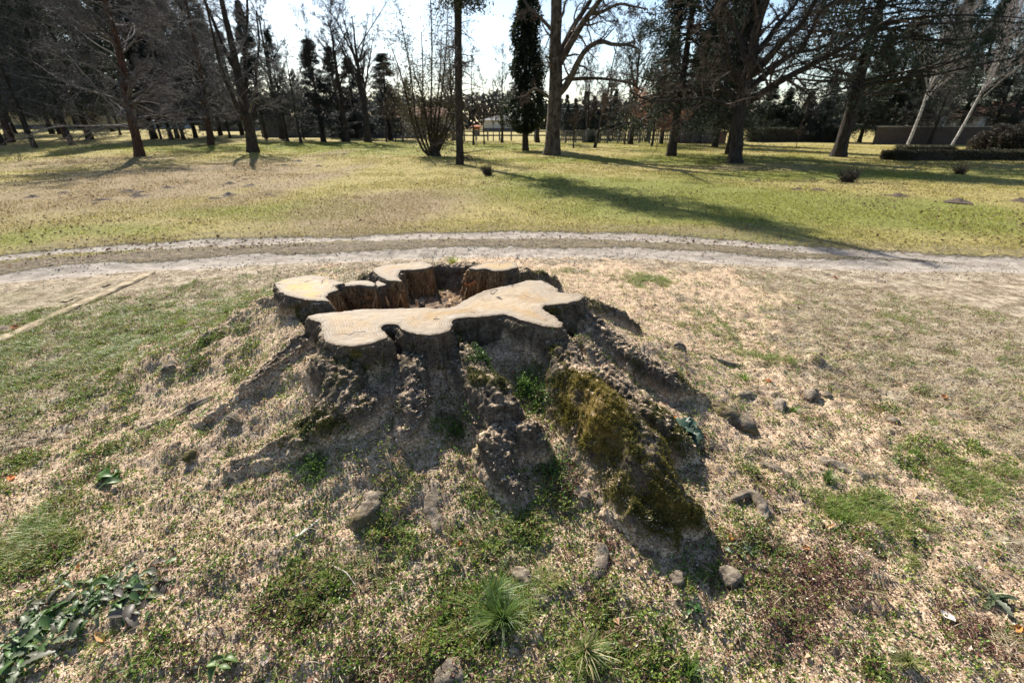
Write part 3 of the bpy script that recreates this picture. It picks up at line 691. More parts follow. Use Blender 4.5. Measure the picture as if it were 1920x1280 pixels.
KN = [
 ([(1335,752,.04,.035),(1375,772,.07,.05),(1422,806,.04,.04)], "long mossy hump beside the straight root", .5),
 ([(1300,660,.03,.02),(1370,680,.03,.022),(1405,688,.01,.015)], "thin dark root lying in short grass", .2),
 ([(1262,650,.04,.025),(1285,660,.04,.028)], None, .2),
 ([(1375,740,.02,.02),(1400,735,.045,.03),(1425,738,.02,.02)], "smooth grey knob near the green tuft", 0),
 ([(1462,742,.05,.028),(1466,770,.03,.028)], "upright grey knob with a dark side", 0),
 ([(1512,742,.05,.032),(1530,732,.05,.032)], "larger of two grey knobs on thin grass", 0),
 ([(1548,735,.04,.024),(1556,745,.03,.02)], "smaller of two grey knobs on thin grass", 0),
 ([(1535,855,.04,.03),(1580,872,.045,.034),(1628,893,.01,.02)], "straight grey root running away through grass", 0),
 ([(1425,862,.04,.025),(1455,875,.045,.03),(1485,895,.02,.02)], None, .1),
 ([(1372,932,.02,.018),(1408,922,.05,.022),(1432,945,.05,.026),(1425,968,.03,.026),(1375,968,.03,.026)], "knuckled grey root curling back on itself", 0),
 ([(1128,1012,.055,.03),(1125,1045,.045,.03),(1105,1085,.02,.02)], "weathered grey knob curved like a bean", 0),
 ([(960,1060,.04,.025),(985,1075,.05,.03),(1000,1090,.03,.024)], "upper of two cracked knobs above the grass tuft", 0),
 ([(990,1100,.04,.026),(1015,1115,.045,.028),(1020,1138,.02,.02)], "lower of two cracked knobs above the grass tuft", .1),
 ([(715,912,.05,.045),(690,950,.09,.055),(655,985,.07,.05)], "big block-shaped root hump with dark face", .45),
 ([(808,872,.02,.035),(812,920,.03,.04),(822,980,.02,.034),(815,1010,.0,.02)], "flat strip of rough dark bark", .3),
 ([(1088,926,.03,.022),(1105,932,.03,.02)], None, .1),
 ([(1125,932,.03,.02),(1138,946,.02,.018)], None, .1),
 ([(1350,1060,.03,.022),(1378,1078,.045,.03),(1390,1092,.02,.02)], "pitted grey knob casting a short shadow", 0),
 ([(1262,1078,.03,.02),(1278,1090,.03,.02)], None, 0),
 ([(335,642,.03,.03),(352,625,.04,.035),(380,608,.03,.025)], "dark root end on the sawdust slope", .3),
 ([(222,822,.01,.02),(290,790,.03,.028),(360,758,.035,.03),(430,728,.03,.025)], "long low root half buried between weeds and sawdust", .1),
 ([(315,680,.05,.04),(325,690,.05,.035)], "small pointed grey knob beside weeds", .1),
 ([(365,845,.04,.04),(350,860,.04,.035)], "dark lump with moss in the sawdust", .6),
 ([(430,775,.03,.03),(450,790,.03,.02)], None, .4),
 ([(1130,658,.04,.045),(1108,640,.05,.04)], None, .1),
 ([(1212,640,.03,.03),(1190,700,.02,.025)], None, .2),
 ([(830,1235,.03,.035),(850,1262,.04,.04),(862,1290,.02,.03)], "low crumbling bark hump between weeds", .2),
 ([(1665,785,.02,.015),(1690,792,.02,.018)], None, 0),
]
for i, (p, l, mo) in enumerate(KN): knob_mesh(p, 700 + 13 * i, S_ROOT, l, mo)

# PART2
# ------------------------------------------------------------------ small growth and litter near the stump
def stump_h(x, y):
    ix = np.clip(((x - sx[0]) / gs).astype(int), 0, n_ - 1); iy = np.clip(((y - sy[0]) / gs).astype(int), 0, m - 1)
    h = hgt[iy, ix]; out = (x < sx[0]) | (x > sx[-1]) | (y < sy[0]) | (y > sy[-1])
    return np.where(out, -1.0, h)

def scatter(rg, n, dens, r0=.72, r1=6.0, amax=1.2, pw=.5):
    """n points spread over the ground, thinned by dens(x, y)"""
    X, Y = [], []; got = 0
    while got < n:
        k = max(20000, n)
        r = (r0 ** pw + rg.random(k) * (r1 ** pw - r0 ** pw)) ** (1 / pw); a = rg.uniform(-amax, amax, k)
        x, y = r * np.sin(a), r * np.cos(a)
        ok = rg.random(k) < dens(x, y)
        X.append(x[ok]); Y.append(y[ok]); got += ok.sum()
    return np.concatenate(X)[:n], np.concatenate(Y)[:n]

def unit(v): return v / (np.linalg.norm(v, axis=-1, keepdims=True) + 1e-9)

def leaf_quads(c, d, L, W, rg, fold=.25):
    """diamond leaves: c base, d direction"""
    s = unit(np.cross(d, unit(rg.normal(size=d.shape) * .5 + np.array([0, 0, 1.0])))); n = np.cross(s, d)
    L, W = L[:, None], W[:, None]
    mid = c + d * L * .5
    V = np.stack([c, mid + s * W * .5 + n * W * fold, c + d * L, mid - s * W * .5 + n * W * fold], 1).reshape(-1, 3)
    i = np.arange(len(c))[:, None] * 4
    return V, np.hstack([i, i + 1, i + 2, i + 3])
def rep(c, k): return np.repeat(c, k, axis=0)
def mixc(rg, n, cols, p, var=.25):
    c = np.array(cols)[rg.choice(len(cols), n, p=np.array(p) / np.sum(p))]
    return c * rg.uniform(1 - var, 1 + var, (n, 1)) * rg.uniform(.92, 1.08, (n, 3))

rg = np.random.default_rng(77)
MLEAF = attr_mat("small_leaf", .45, .40, .4)
MDRY = attr_mat("dry_plant", .8, .22, .1)
MTURF = attr_mat("meadow_blade", .8, .35, .08)
MCHIP = attr_mat("sawdust_chip", .85, .12, .1)

def d_weed(x, y):
    s, wd, rd, gr, *_ = masks(x, y); return np.clip(wd * .95 * sst(-.05, .55, fbm(x * 13, y * 13, 0, 99, 3, .6)) * (1 - .35 * s * (x > -1.4)) + .03, 0, 1) * (stump_h(x, y) < gz(x, y, False) + .05) * (y < 5.2)
def clumps(cx, cy, per, spread, hmax, Lr, Wr, cols, p, rgn, pick=None):
    n = len(cx) * per; X = rep(cx, per) + rgn.normal(0, spread, n); Y = rep(cy, per) + rgn.normal(0, spread, n)
    rr = np.hypot(X - rep(cx, per), Y - rep(cy, per)) / spread
    Z = gz(X, Y) + rgn.random(n) ** 1.3 * hmax * np.exp(-(rr / 1.6) ** 2) * rep(rgn.uniform(.4, 1.2, len(cx)), per) + .002
    Z = np.maximum(Z, stump_h(X, Y) + .004)
    out = unit(np.stack([X - rep(cx, per), Y - rep(cy, per), np.zeros(n)], 1) + 1e-6)
    d = unit(out * .9 + rgn.normal(0, .55, (n, 3)) + np.array([0, 0, .35]))
    L = rgn.uniform(*Lr, n); V, Fc = leaf_quads(np.stack([X, Y, Z], 1), d, L, L * rgn.uniform(*Wr, n), rgn)
    base = mixc(rgn, len(cx), cols, p, .2); c = rep(base, per) * rgn.uniform(.7, 1.3, (n, 1))
    return V, Fc, rep(c, 4)
cx, cy = scatter(rg, 19000, d_weed)
V1, F1, c1 = clumps(cx, cy, 11, .022, .022, (.007, .016), (.5, .8), [(.11, .18, .025), (.17, .24, .04), (.29, .31, .07), (.08, .11, .04), (.22, .13, .08)], [.28, .27, .2, .08, .19], rg)
tag(mesh_np("weeds", V1, F1, MLEAF, None, False, cols=c1), kind="stuff")
def d_red(x, y):
    s, wd, rd, gr, *_ = masks(x, y); return np.clip(rd, 0, 1) * (stump_h(x, y) < gz(x, y, False) + .02) * (y < 5)
cx, cy = scatter(rg, 3300, d_red)
V1, F1, c1 = clumps(cx, cy, 11, .022, .014, (.004, .009), (.5, .9), [(.17, .065, .055), (.22, .12, .09), (.11, .045, .035), (.16, .15, .05)], [.4, .25, .2, .15], rg)
tag(mesh_np("reddish_groundcover", V1, F1, MLEAF, None, False, cols=c1), kind="stuff")

def blades(x, y, z, L, W, lean, cols, rgn, flat=0.0):
    """bent grass blades, 2 segments"""
    n = len(x); a = rgn.uniform(0, 2 * np.pi, n); h = np.stack([np.cos(a), np.sin(a), np.zeros(n)], 1)
    up = np.array([0, 0, 1.0]); s = np.stack([-np.sin(a), np.cos(a), np.zeros(n)], 1)
    l = lean[:, None]; d1 = unit(h * l * .6 + up * (1 - flat)); d2 = unit(h * (l * 1.5 + .2) + up * (.65 - flat))
    b = np.stack([x, y, z], 1); L_, W_ = L[:, None], W[:, None]
    m1 = b + d1 * L_ * .5; tp = m1 + d2 * L_ * .5
    V = np.stack([b - s * W_ * .5, b + s * W_ * .5, m1 + s * W_ * .38, m1 - s * W_ * .38, tp], 1).reshape(-1, 3)
    i = np.arange(n)[:, None] * 5
    return V, [np.hstack([i, i + 1, i + 2, i + 3]), np.hstack([i + 3, i + 2, i + 4])], rep(cols, 5)
def d_grass(x, y):
    s, wd, rd, gr, *_ = masks(x, y); return np.clip(gr * .8 + .12 * (1 - s) * sst(.0, .5, fbm(x * 4, y * 4, 0, 77, 3)) + .07 * wd, 0, 1) * (stump_h(x, y) < gz(x, y, False) + .01) * (y < 5.3)
cx, cy = scatter(rg, 9500, d_grass, pw=.7)
per = 9; X = rep(cx, per) + rg.normal(0, .012, len(cx) * per); Y = rep(cy, per) + rg.normal(0, .012, len(cx) * per); n = len(X)
V1, F1, c1 = blades(X, Y, gz(X, Y) - .003, rg.uniform(.02, .06, n), rg.uniform(.0015, .003, n), rg.uniform(.3, 1.6, n),
                    rep(mixc(rg, len(cx), [(.11, .19, .025), (.18, .26, .04), (.27, .28, .07), (.42, .34, .17)], [.35, .3, .2, .15], .15), per) * rg.uniform(.8, 1.2, (n, 1)), rg)
tag(mesh_np("short_grass", V1, F1, MLEAF, None, False, cols=c1), kind="stuff")
# bleached dead stalks lying about
def d_straw(x, y):
    s, wd, rd, gr, du, dl = masks(x, y)
    return np.clip(.30 + .5 * gr + .5 * sst(.4, 2.5, x) - .9 * s, .02, 1) * (stump_h(x, y) < gz(x, y, False) + .01) * (y < 5.6) * (dl > .25)
X, Y = scatter(rg, 62000, d_straw, pw=.9); n = len(X)
V1, F1, c1 = blades(X, Y, gz(X, Y) + .002 + .006 * rg.random(n), rg.uniform(.015, .07, n), rg.uniform(.001, .0024, n), rg.uniform(.8, 2.0, n), mixc(rg, n, [(.52, .42, .27), (.38, .29, .17), (.22, .15, .09), (.62, .54, .40)], [.35, .3, .2, .15]), rg, .62)
tag(mesh_np("dead_grass", V1, F1, MDRY, None, False, cols=c1), kind="stuff")
# sawdust chips, crumbs of bark and soil
def d_chip(x, y):
    s, wd, rd, gr, *_ = masks(x, y); return np.clip(s * .95 + .05, 0, 1) * (stump_h(x, y) < gz(x, y, False) + .12) * (y < 4.8)
X, Y = scatter(rg, 175000, d_chip, r1=4.6); n = len(X)
Z = np.maximum(gz(X, Y), stump_h(X, Y)) + .0015; d = unit(rg.normal(size=(n, 3)) * np.array([1, 1, .5])); L = rg.uniform(.003, .009, n) * (1 + .8 * (rg.random(n) < .08))
V1, F1 = leaf_quads(np.stack([X, Y, Z], 1), d, L, L * rg.uniform(.35, .8, n), rg, .1)
c1 = rep(mixc(rg, n, [(.60, .455, .33), (.69, .56, .43), (.50, .36, .25), (.26, .165, .105), (.38, .26, .17)], [.42, .22, .2, .05, .11]), 4)
tag(mesh_np("sawdust", V1, F1, MCHIP, None, False, cols=c1), kind="stuff")
def d_lit(x, y):
    s, wd, rd, gr, du, dl = masks(x, y); return np.clip(.45 - .42 * s + .3 * rd + .3 * wd, .05, 1) * (stump_h(x, y) < gz(x, y, False) + .05) * (y < 5.6) * (dl > .2)
X, Y = scatter(rg, 48000, d_lit, pw=.8); n = len(X)
Z = gz(X, Y) + .002; d = unit(rg.normal(size=(n, 3)) * np.array([1, 1, .35])); L = rg.uniform(.005, .017, n)
V1, F1 = leaf_quads(np.stack([X, Y, Z], 1), d, L, L * rg.uniform(.4, .9, n), rg, .3)
c1 = rep(mixc(rg, n, [(.07, .045, .03), (.15, .09, .055), (.26, .17, .10), (.50, .40, .29), (.68, .60, .50)], [.34, .26, .18, .15, .07]), 4)
tag(mesh_np("leaf_litter", V1, F1, MDRY, None, False, cols=c1), kind="stuff")
X, Y = scatter(rg, 2600, lambda x, y: np.clip(d_lit(x, y) + .1, 0, 1), pw=1.0); n = len(X)
d = unit(rg.normal(size=(n, 3)) * np.array([1, 1, .3])); L = rg.uniform(.014, .034, n)
V1, F1 = leaf_quads(np.stack([X, Y, gz(X, Y) + .006], 1), d, L, L * rg.uniform(.35, .8, n), rg, .45)
tag(mesh_np("dry_leaf_litter", V1, F1, MDRY, None, False, cols=rep(mixc(rg, n, [(.12, .07, .045), (.24, .14, .08), (.40, .28, .17), (.58, .48, .36), (.18, .15, .13)], [.3, .25, .2, .13, .12]), 4)), kind="stuff")
X, Y = scatter(rg, 2200, lambda x, y: (stump_h(x, y) < gz(x, y, False) + .05) * (y < 5.4) * 1.0, pw=.9); n = len(X)
a_ = rg.uniform(0, 6.28, n); L = rg.uniform(.02, .09, n); K_ = 5; tt_ = np.linspace(-.5, .5, K_)[None]
px_ = X[:, None] + np.cos(a_)[:, None] * L[:, None] * tt_ + rg.normal(0, .002, (n, K_)); py_ = Y[:, None] + np.sin(a_)[:, None] * L[:, None] * tt_ + rg.normal(0, .002, (n, K_))
def tubes0(Pp, Rr, ns=3):
    t = unit(np.gradient(Pp, axis=1)); s1 = unit(np.cross(t, np.broadcast_to(np.array([.05, .1, 1.0]), t.shape))); s2 = np.cross(t, s1); a = np.linspace(0, 2 * np.pi, ns, endpoint=False)
    V = Pp[:, :, None] + Rr[:, :, None, None] * (s1[:, :, None] * np.cos(a)[:, None] + s2[:, :, None] * np.sin(a)[:, None]); Mn, K = Rr.shape
    I = (np.arange(Mn)[:, None, None] * K + np.arange(K - 1)[None, :, None]) * ns; j = np.arange(ns)[None, None]; j2 = (j + 1) % ns
    return V.reshape(-1, 3), np.stack([I + j, I + ns + j, I + ns + j2, I + j2], -1).reshape(-1, 4)
V1, F1 = tubes0(np.stack([px_, py_, gz(X, Y)[:, None] + .006 + rg.normal(0, .003, (n, K_))], -1), np.repeat(rg.uniform(.0008, .0022, n)[:, None], K_, 1))
tag(mesh_np("twig_litter", V1, F1, MDRY, None, True, cols=rep(mixc(rg, n, [(.10, .065, .04), (.20, .14, .09), (.38, .30, .21)], [.4, .35, .25]), K_ * 3)), kind="stuff")
# meadow beyond the track
def d_mead(x, y):
    yl_ = np.interp(x, L_RUT[:, 0], L_RUT[:, 1]); du, _ = seg_dist(x, y, U_RUT)
    dn = .15 + .85 * sst(-.35, .45, fbm(x * .9, y * .9, 0, 88, 4)); return dn * (y > yl_ + .9) * (du > .22)
X, Y = scatter(rg, 200000, d_mead, r0=5, r1=46, amax=1.05, pw=.55); n = len(X)
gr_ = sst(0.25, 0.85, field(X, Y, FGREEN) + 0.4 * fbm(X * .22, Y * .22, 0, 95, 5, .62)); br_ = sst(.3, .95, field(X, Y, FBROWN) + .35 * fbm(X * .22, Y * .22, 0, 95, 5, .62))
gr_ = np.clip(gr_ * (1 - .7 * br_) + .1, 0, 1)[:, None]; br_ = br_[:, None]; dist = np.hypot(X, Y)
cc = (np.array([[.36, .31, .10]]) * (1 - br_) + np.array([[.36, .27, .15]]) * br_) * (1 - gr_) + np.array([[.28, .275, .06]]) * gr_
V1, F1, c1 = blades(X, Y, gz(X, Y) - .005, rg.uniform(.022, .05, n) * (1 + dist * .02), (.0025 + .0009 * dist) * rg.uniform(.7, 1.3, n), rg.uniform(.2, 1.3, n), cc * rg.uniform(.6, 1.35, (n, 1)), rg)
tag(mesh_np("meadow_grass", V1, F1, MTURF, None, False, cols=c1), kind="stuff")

def d_grav(x, y):
    du, _ = seg_dist(x, y, U_RUT); dl, _ = seg_dist(x, y, L_RUT); d = np.minimum(du, dl)
    return (d < .75) * (.25 + .75 * sst(-.2, .4, fbm(x * 2, y * 2, 0, 66, 3)))
X, Y = scatter(rg, 9000, d_grav, r0=4.2, r1=14, amax=1.2, pw=.6); n = len(X)
rd_ = rg.uniform(.003, .012, n) * (1 + .6 * (rg.random(n) < .05)); oc = np.array([[1, 0, 0], [0, 1, 0], [-1, 0, 0], [0, -1, 0], [0, 0, .7], [0, 0, -.6]], float)
Vg = np.stack([X, Y, gz(X, Y) + rd_ * .15], 1)[:, None] + (oc[None] * rd_[:, None, None] * rg.uniform(.6, 1.3, (n, 6, 1)))
tf = np.array([[0, 1, 4], [1, 2, 4], [2, 3, 4], [3, 0, 4], [1, 0, 5], [2, 1, 5], [3, 2, 5], [0, 3, 5]]); ig = (np.arange(n)[:, None, None] * 6 + tf[None]).reshape(-1, 3)
tag(mesh_np("gravel", Vg.reshape(-1, 3), ig, attr_mat("small_stone", .85, 0, .2), None, False, cols=rep(mixc(rg, n, [(.30, .26, .21), (.19, .155, .12), (.42, .37, .31), (.12, .09, .07)], [.35, .35, .15, .15]), 6)), kind="stuff")
def d_ll(x, y):
    yl_ = np.interp(x, L_RUT[:, 0], L_RUT[:, 1]); return (y > yl_ + .6) * (.2 + .8 * sst(-.1, .5, fbm(x * .5, y * .5, 0, 67, 4)))
X, Y = scatter(rg, 24000, d_ll, r0=5, r1=34, amax=1.1, pw=.6); n = len(X)
dist = np.hypot(X, Y); d = unit(rg.normal(size=(n, 3)) * np.array([1, 1, .4])); L = rg.uniform(.02, .05, n) * (1 + dist * .015)
V1, F1 = leaf_quads(np.stack([X, Y, gz(X, Y) + .012], 1), d, L, L * rg.uniform(.4, .9, n), rg, .3)
tag(mesh_np("fallen_leaves", V1, F1, MDRY, None, False, cols=rep(mixc(rg, n, [(.10, .065, .04), (.18, .115, .065), (.30, .20, .11), (.36, .28, .18)], [.35, .35, .2, .1]), 4)), kind="stuff")

# ------------------------------------------------------------------ single plants and leaves near the stump
def rosette(name, px, py, label, cat, nl, Lr, Wr, cols, seed, lift=.35, lobes=5, dz=0, group=None):
    rgn = np.random.default_rng(seed); c = G(px, py, dz); c[2] = max(float(gz(c[0], c[1])), float(stump_h(c[:1], c[1:2])[0])) + .004
    VV, FF, CC = [], [], []; k = 13; L_s = .006 + .0006 * nl
    for i in range(nl):
        a = rgn.uniform(0, 2 * np.pi); el = rgn.uniform(.0, lift * 1.3); ph = rgn.uniform(0, 6); off_ = rgn.normal(0, L_s, 2); L = rgn.uniform(*Lr); W = L * rgn.uniform(*Wr)
        h = np.array([math.cos(a), math.sin(a), 0]); s = np.array([-h[1], h[0], 0]); t = np.linspace(0, 1, k)
        arc = h[None] * (t * L)[:, None] * math.cos(el) + np.array([0, 0, 1.0])[None] * (L * (math.sin(el) * t - .45 * t * t * rgn.uniform(.6, 1.4)) + .006)[:, None]
        wv = W * np.sin(np.pi * np.clip(t * .92 + .06, 0, 1)) ** .7 * (1 + (.30 * np.cos(t * lobes * 2 * np.pi + ph) if lobes else 0)); tw = rgn.uniform(-.3, .3)
        o = np.array([off_[0], off_[1], rgn.uniform(0, .012)])
        l = arc + s * wv[:, None] * .5 + np.array([0, 0, 1.0]) * (wv * (.25 + tw))[:, None] + o; r_ = arc - s * wv[:, None] * .5 + np.array([0, 0, 1.0]) * (wv * (.25 - tw))[:, None] + o
        base = sum(len(v) for v in VV); VV.append(np.stack([l, arc + o, r_], 1).reshape(-1, 3))
        q = []
        for j in range(k - 1):
            for e in (0, 1): q.append([base + j * 3 + e, base + j * 3 + e + 1, base + j * 3 + 4 + e, base + j * 3 + 3 + e])
        FF.append(q); col = np.array(cols[rgn.integers(len(cols))]) * rgn.uniform(.75, 1.25); CC.append(np.tile(col, (k * 3, 1)))
    o = mesh_np(name, np.vstack(VV), np.vstack(FF), MLEAF, None, True, cols=np.vstack(CC)); o.location = c
    return tag(o, label, cat, group)
DG = [(.05, .10, .025), (.07, .14, .03), (.11, .18, .06), (.17, .20, .12), (.12, .12, .08)]
BG = [(.035, .07, .045), (.05, .09, .06), (.07, .11, .075)]
rosette("leafy_weed", 105, 1165, "largest dark green weed rosette with long toothed leaves, bottom corner of the slope", "weed", 110, (.03, .095), (.22, .36), DG, 1)
rosette("leafy_weed", 265, 1115, "dark rosette with purplish broad leaves beside the largest weed", "weed", 60, (.03, .075), (.3, .42), DG + [(.13, .11, .09)], 2, lobes=0)
rosette("leafy_weed", 40, 1215, "dark green and purplish rosette cut by the left border below the largest weed", "weed", 80, (.03, .085), (.22, .36), DG, 11)
rosette("leafy_weed", 185, 1130, "toothed dark weed squeezed between the two big rosettes", "weed", 60, (.025, .07), (.24, .36), DG, 12)
rosette("leafy_weed", 210, 900, "bright green rosette with rounded leaves on the left sawdust edge", "weed", 22, (.03, .065), (.35, .55), [(.08, .17, .03), (.10, .20, .04), (.14, .20, .08)], 3, lobes=0)
rosette("leafy_weed", 1285, 815, "bluish dark weed with lobed leaves in the shade of the golden root", "weed", 20, (.05, .10), (.5, .8), BG, 4, .5, 3)
rosette("leafy_weed", 1232, 690, "narrow-leaved green weed growing on the upper straight root", "weed", 22, (.03, .06), (.14, .2), [(.05, .12, .02), (.08, .17, .03)], 5, .6, 0, .03)
rosette("leafy_weed", 420, 1250, "small pale green rosette at the bottom edge", "weed", 10, (.03, .06), (.3, .45), [(.13, .19, .06)], 6, .4, 0)
rosette("leafy_weed", 1300, 1145, "small upright green weed next to a folded pale leaf", "weed", 10, (.03, .05), (.3, .45), [(.05, .12, .03), (.09, .16, .05)], 7, .7, 0)
rosette("leafy_weed", 1388, 1030, "silvery grey-green weed below the curled grey root", "weed", 14, (.02, .045), (.25, .4), [(.20, .24, .16), (.07, .10, .04)], 8, .5, 4)
rosette("leafy_weed", 1855, 1120, "grey-green weed by the right edge of the ground", "weed", 14, (.04, .08), (.2, .35), [(.09, .12, .06), (.16, .18, .12)], 9, .4, 4)
def plantlet(name, px, py, label, n, sp, hm, seed, cols, dz=0.0):
    rgn = np.random.default_rng(seed); c = G(px, py, dz); z0 = max(float(gz(c[0], c[1])), float(stump_h(c[:1], c[1:2])[0]))
    d = rgn.normal(size=(n, 3)); r = rgn.random(n) ** .5 * (1 + .6 * vn(d[:, 0] * 2, d[:, 1] * 2, 0, seed))
    p = np.stack([r * sp * d[:, 0] / 1.4, r * sp * d[:, 1] / 1.4, np.abs(d[:, 2]) * hm * (1 - .5 * r)], 1)
    X, Y = c[0] + p[:, 0], c[1] + p[:, 1]; base = np.maximum(gz(X, Y), stump_h(X, Y)); p[:, 2] += np.clip(base - z0, -.12, .12)
    dd = unit(rgn.normal(size=(n, 3)) + np.array([0, 0, .8])); L = rgn.uniform(.006, .014, n)
    V, Fq_ = leaf_quads(p, dd, L, L * rgn.uniform(.6, .9, n), rgn)
    cc = rep(mixc(rgn, n, cols, np.ones(len(cols)), .35), 4)
    o = mesh_np(name, V, Fq_, MLEAF, None, False, cols=cc); o.location = (c[0], c[1], z0 + .004)
    return tag(o, label, "plant")
GG = [(.11, .20, .035), (.15, .25, .05), (.08, .14, .03)]
plantlet("chickweed_plant", 985, 672, "fresh green bushy plant rooted just under the saw cut above the lumpy root", 1300, .075, .03, 21, GG, .18)
plantlet("chickweed_plant", 1012, 712, "lower half of the fresh green growth spilling down beside the golden root", 1300, .085, .025, 22, GG + [(.12, .08, .05)], .14)
plantlet("chickweed_plant", 858, 795, "green and reddish cushion in the shaded gap between two middle roots", 900, .08, .02, 23, GG + [(.14, .07, .05)], .04)
plantlet("chickweed_plant", 905, 662, "dark green shaded clump tucked under the sawn face", 900, .06, .03, 24, [(.05, .09, .02), (.07, .12, .03)], .2)
plantlet("chickweed_plant", 588, 880, "low leafy green mat at the foot of the left roots", 800, .10, .018, 25, GG)
plantlet("chickweed_plant", 1035, 880, "leafy patch with red litter in front of the big golden root", 800, .11, .016, 26, GG + [(.13, .06, .05)])

def grass_tuft(px, py, label, n, L, seed, cols, dz=0, spread=.02, wd=.0032):
    rgn = np.random.default_rng(seed); c = G(px, py, dz); z0 = max(float(gz(c[0], c[1])), float(stump_h(c[:1], c[1:2])[0])) - .004
    k = 6; a = rgn.uniform(0, 2 * np.pi, n); t = np.linspace(0, 1, k)[None, :, None]
    h = np.stack([np.cos(a), np.sin(a), 0 * a], 1)[:, None]; s = np.stack([-np.sin(a), np.cos(a), 0 * a], 1)[:, None]
    a2 = rgn.uniform(0, 6.28); h = h * rgn.uniform(.3, 1.3, n)[:, None, None] + np.array([math.cos(a2), math.sin(a2), 0]) * .45
    ll = rgn.uniform(L * .45, L, n)[:, None, None]; ben = rgn.uniform(.15, 1.0, n)[:, None, None]
    b = h * rgn.uniform(0, spread, n)[:, None, None]
    arc = b + h * ll * ben * t ** 1.7 + np.array([0, 0, 1.0]) * ll * (t - .55 * ben * t ** 2.2)
    W = wd * (1 - t ** 2 * .95) * rgn.uniform(.7, 1.3, n)[:, None, None]
    V = np.stack([arc - s * W * .5, arc + s * W * .5], 2).reshape(-1, 3)
    i = (np.arange(n)[:, None] * 2 * k + np.arange(k - 1)[None] * 2).reshape(-1, 1)
    cc = rep(mixc(rgn, n, cols, np.ones(len(cols)), .25), 2 * k)
    o = mesh_np("grass_tuft", V, np.hstack([i, i + 1, i + 3, i + 2]), MLEAF, None, True, cols=cc); o.location = (c[0], c[1], z0)
    return tag(o, label, "grass tuft")
GC = [(.07, .13, .025), (.10, .18, .03), (.18, .24, .06), (.09, .15, .05)]
grass_tuft(945, 1165, "dense dark green grass tuft below the two cracked root knobs", 420, .13, 31, GC, 0, .04)
grass_tuft(920, 1120, "looser upper spray of grass reaching over the crumbly bark", 160, .11, 32, GC, 0, .03)
grass_tuft(1095, 1225, "yellow and green grass tuft with bleached curling stalks near the bottom edge", 120, .13, 33, [(.14, .18, .05), (.45, .38, .2), (.55, .47, .3), (.08, .13, .03)], 0, .03)
grass_tuft(850, 500, "bright yellow-green grass standing behind the hollow between two sawn lobes", 260, .16, 34, [(.30, .32, .05), (.22, .28, .05), (.42, .36, .12)], 0, .09, .005)
grass_tuft(1290, 1262, "short grass tuft at the bottom edge right of the bleached one", 110, .08, 35, GC)
grass_tuft(1700, 1250, "thin pale green tuft close to the bottom right corner", 110, .07, 36, [(.16, .2, .06), (.3, .3, .12)])
grass_tuft(1548, 905, "spiky green tuft below the straight grey root", 140, .08, 37, GC)
grass_tuft(1398, 712, "bright tuft of grass beside orange leaves above the grey knobs", 160, .07, 38, [(.16, .27, .04), (.22, .3, .06)], 0, .04)
grass_tuft(1485, 770, "tiny tuft at the foot of the upright grey knob", 90, .06, 39, [(.14, .22, .04)])
grass_tuft(1240, 522, "isolated light green tuft on pale ground behind the stump", 120, .06, 40, [(.2, .3, .05)], 0, .06)
grass_tuft(345, 610, "tall yellowish grass tuft left of the dark root end", 150, .12, 41, [(.28, .3, .08), (.2, .26, .06)], 0, .06)

def dead_leaf(px, py, label, L, W, cols, seed, dz=0.0, az=None, curl=.5):
    rgn = np.random.default_rng(seed); c = G(px, py, dz); z0 = max(float(gz(c[0], c[1])), float(stump_h(c[:1], c[1:2])[0])) + .006
    k, wn = 9, 5; t = np.linspace(0, 1, k)[:, None]; s = np.linspace(-1, 1, wn)[None]
    wv = W * np.sin(np.pi * np.clip(t * .94 + .03, 0, 1)) ** .8 * (1 + .12 * np.cos(t * 26))
    X = (t - .5) * L + 0 * s; Y = s * wv * .5; Z = curl * W * (s ** 2) * .7 + curl * L * .5 * (t - .5) ** 2 + .004 * rgn.normal(size=(k, wn)) * .4
    V = np.stack([X, Y, Z], -1).reshape(-1, 3); q = [[i * wn + j, i * wn + j + 1, (i + 1) * wn + j + 1, (i + 1) * wn + j] for i in range(k - 1) for j in range(wn - 1)]
    cc = np.tile(np.array(cols), (len(V), 1)) * rgn.uniform(.8, 1.15, (len(V), 1))
    o = mesh_np("dead_leaf", V, np.array(q), MDRY, None, True, cols=cc)
    o.location = (c[0], c[1], z0); o.rotation_euler = (rgn.uniform(-.35, .35), rgn.uniform(-.35, .35), rgn.uniform(0, 6.28) if az is None else az)
    return tag(o, label, "dead leaf")
OR, BR, PL = (.55, .24, .06), (.24, .12, .06), (.62, .50, .36)
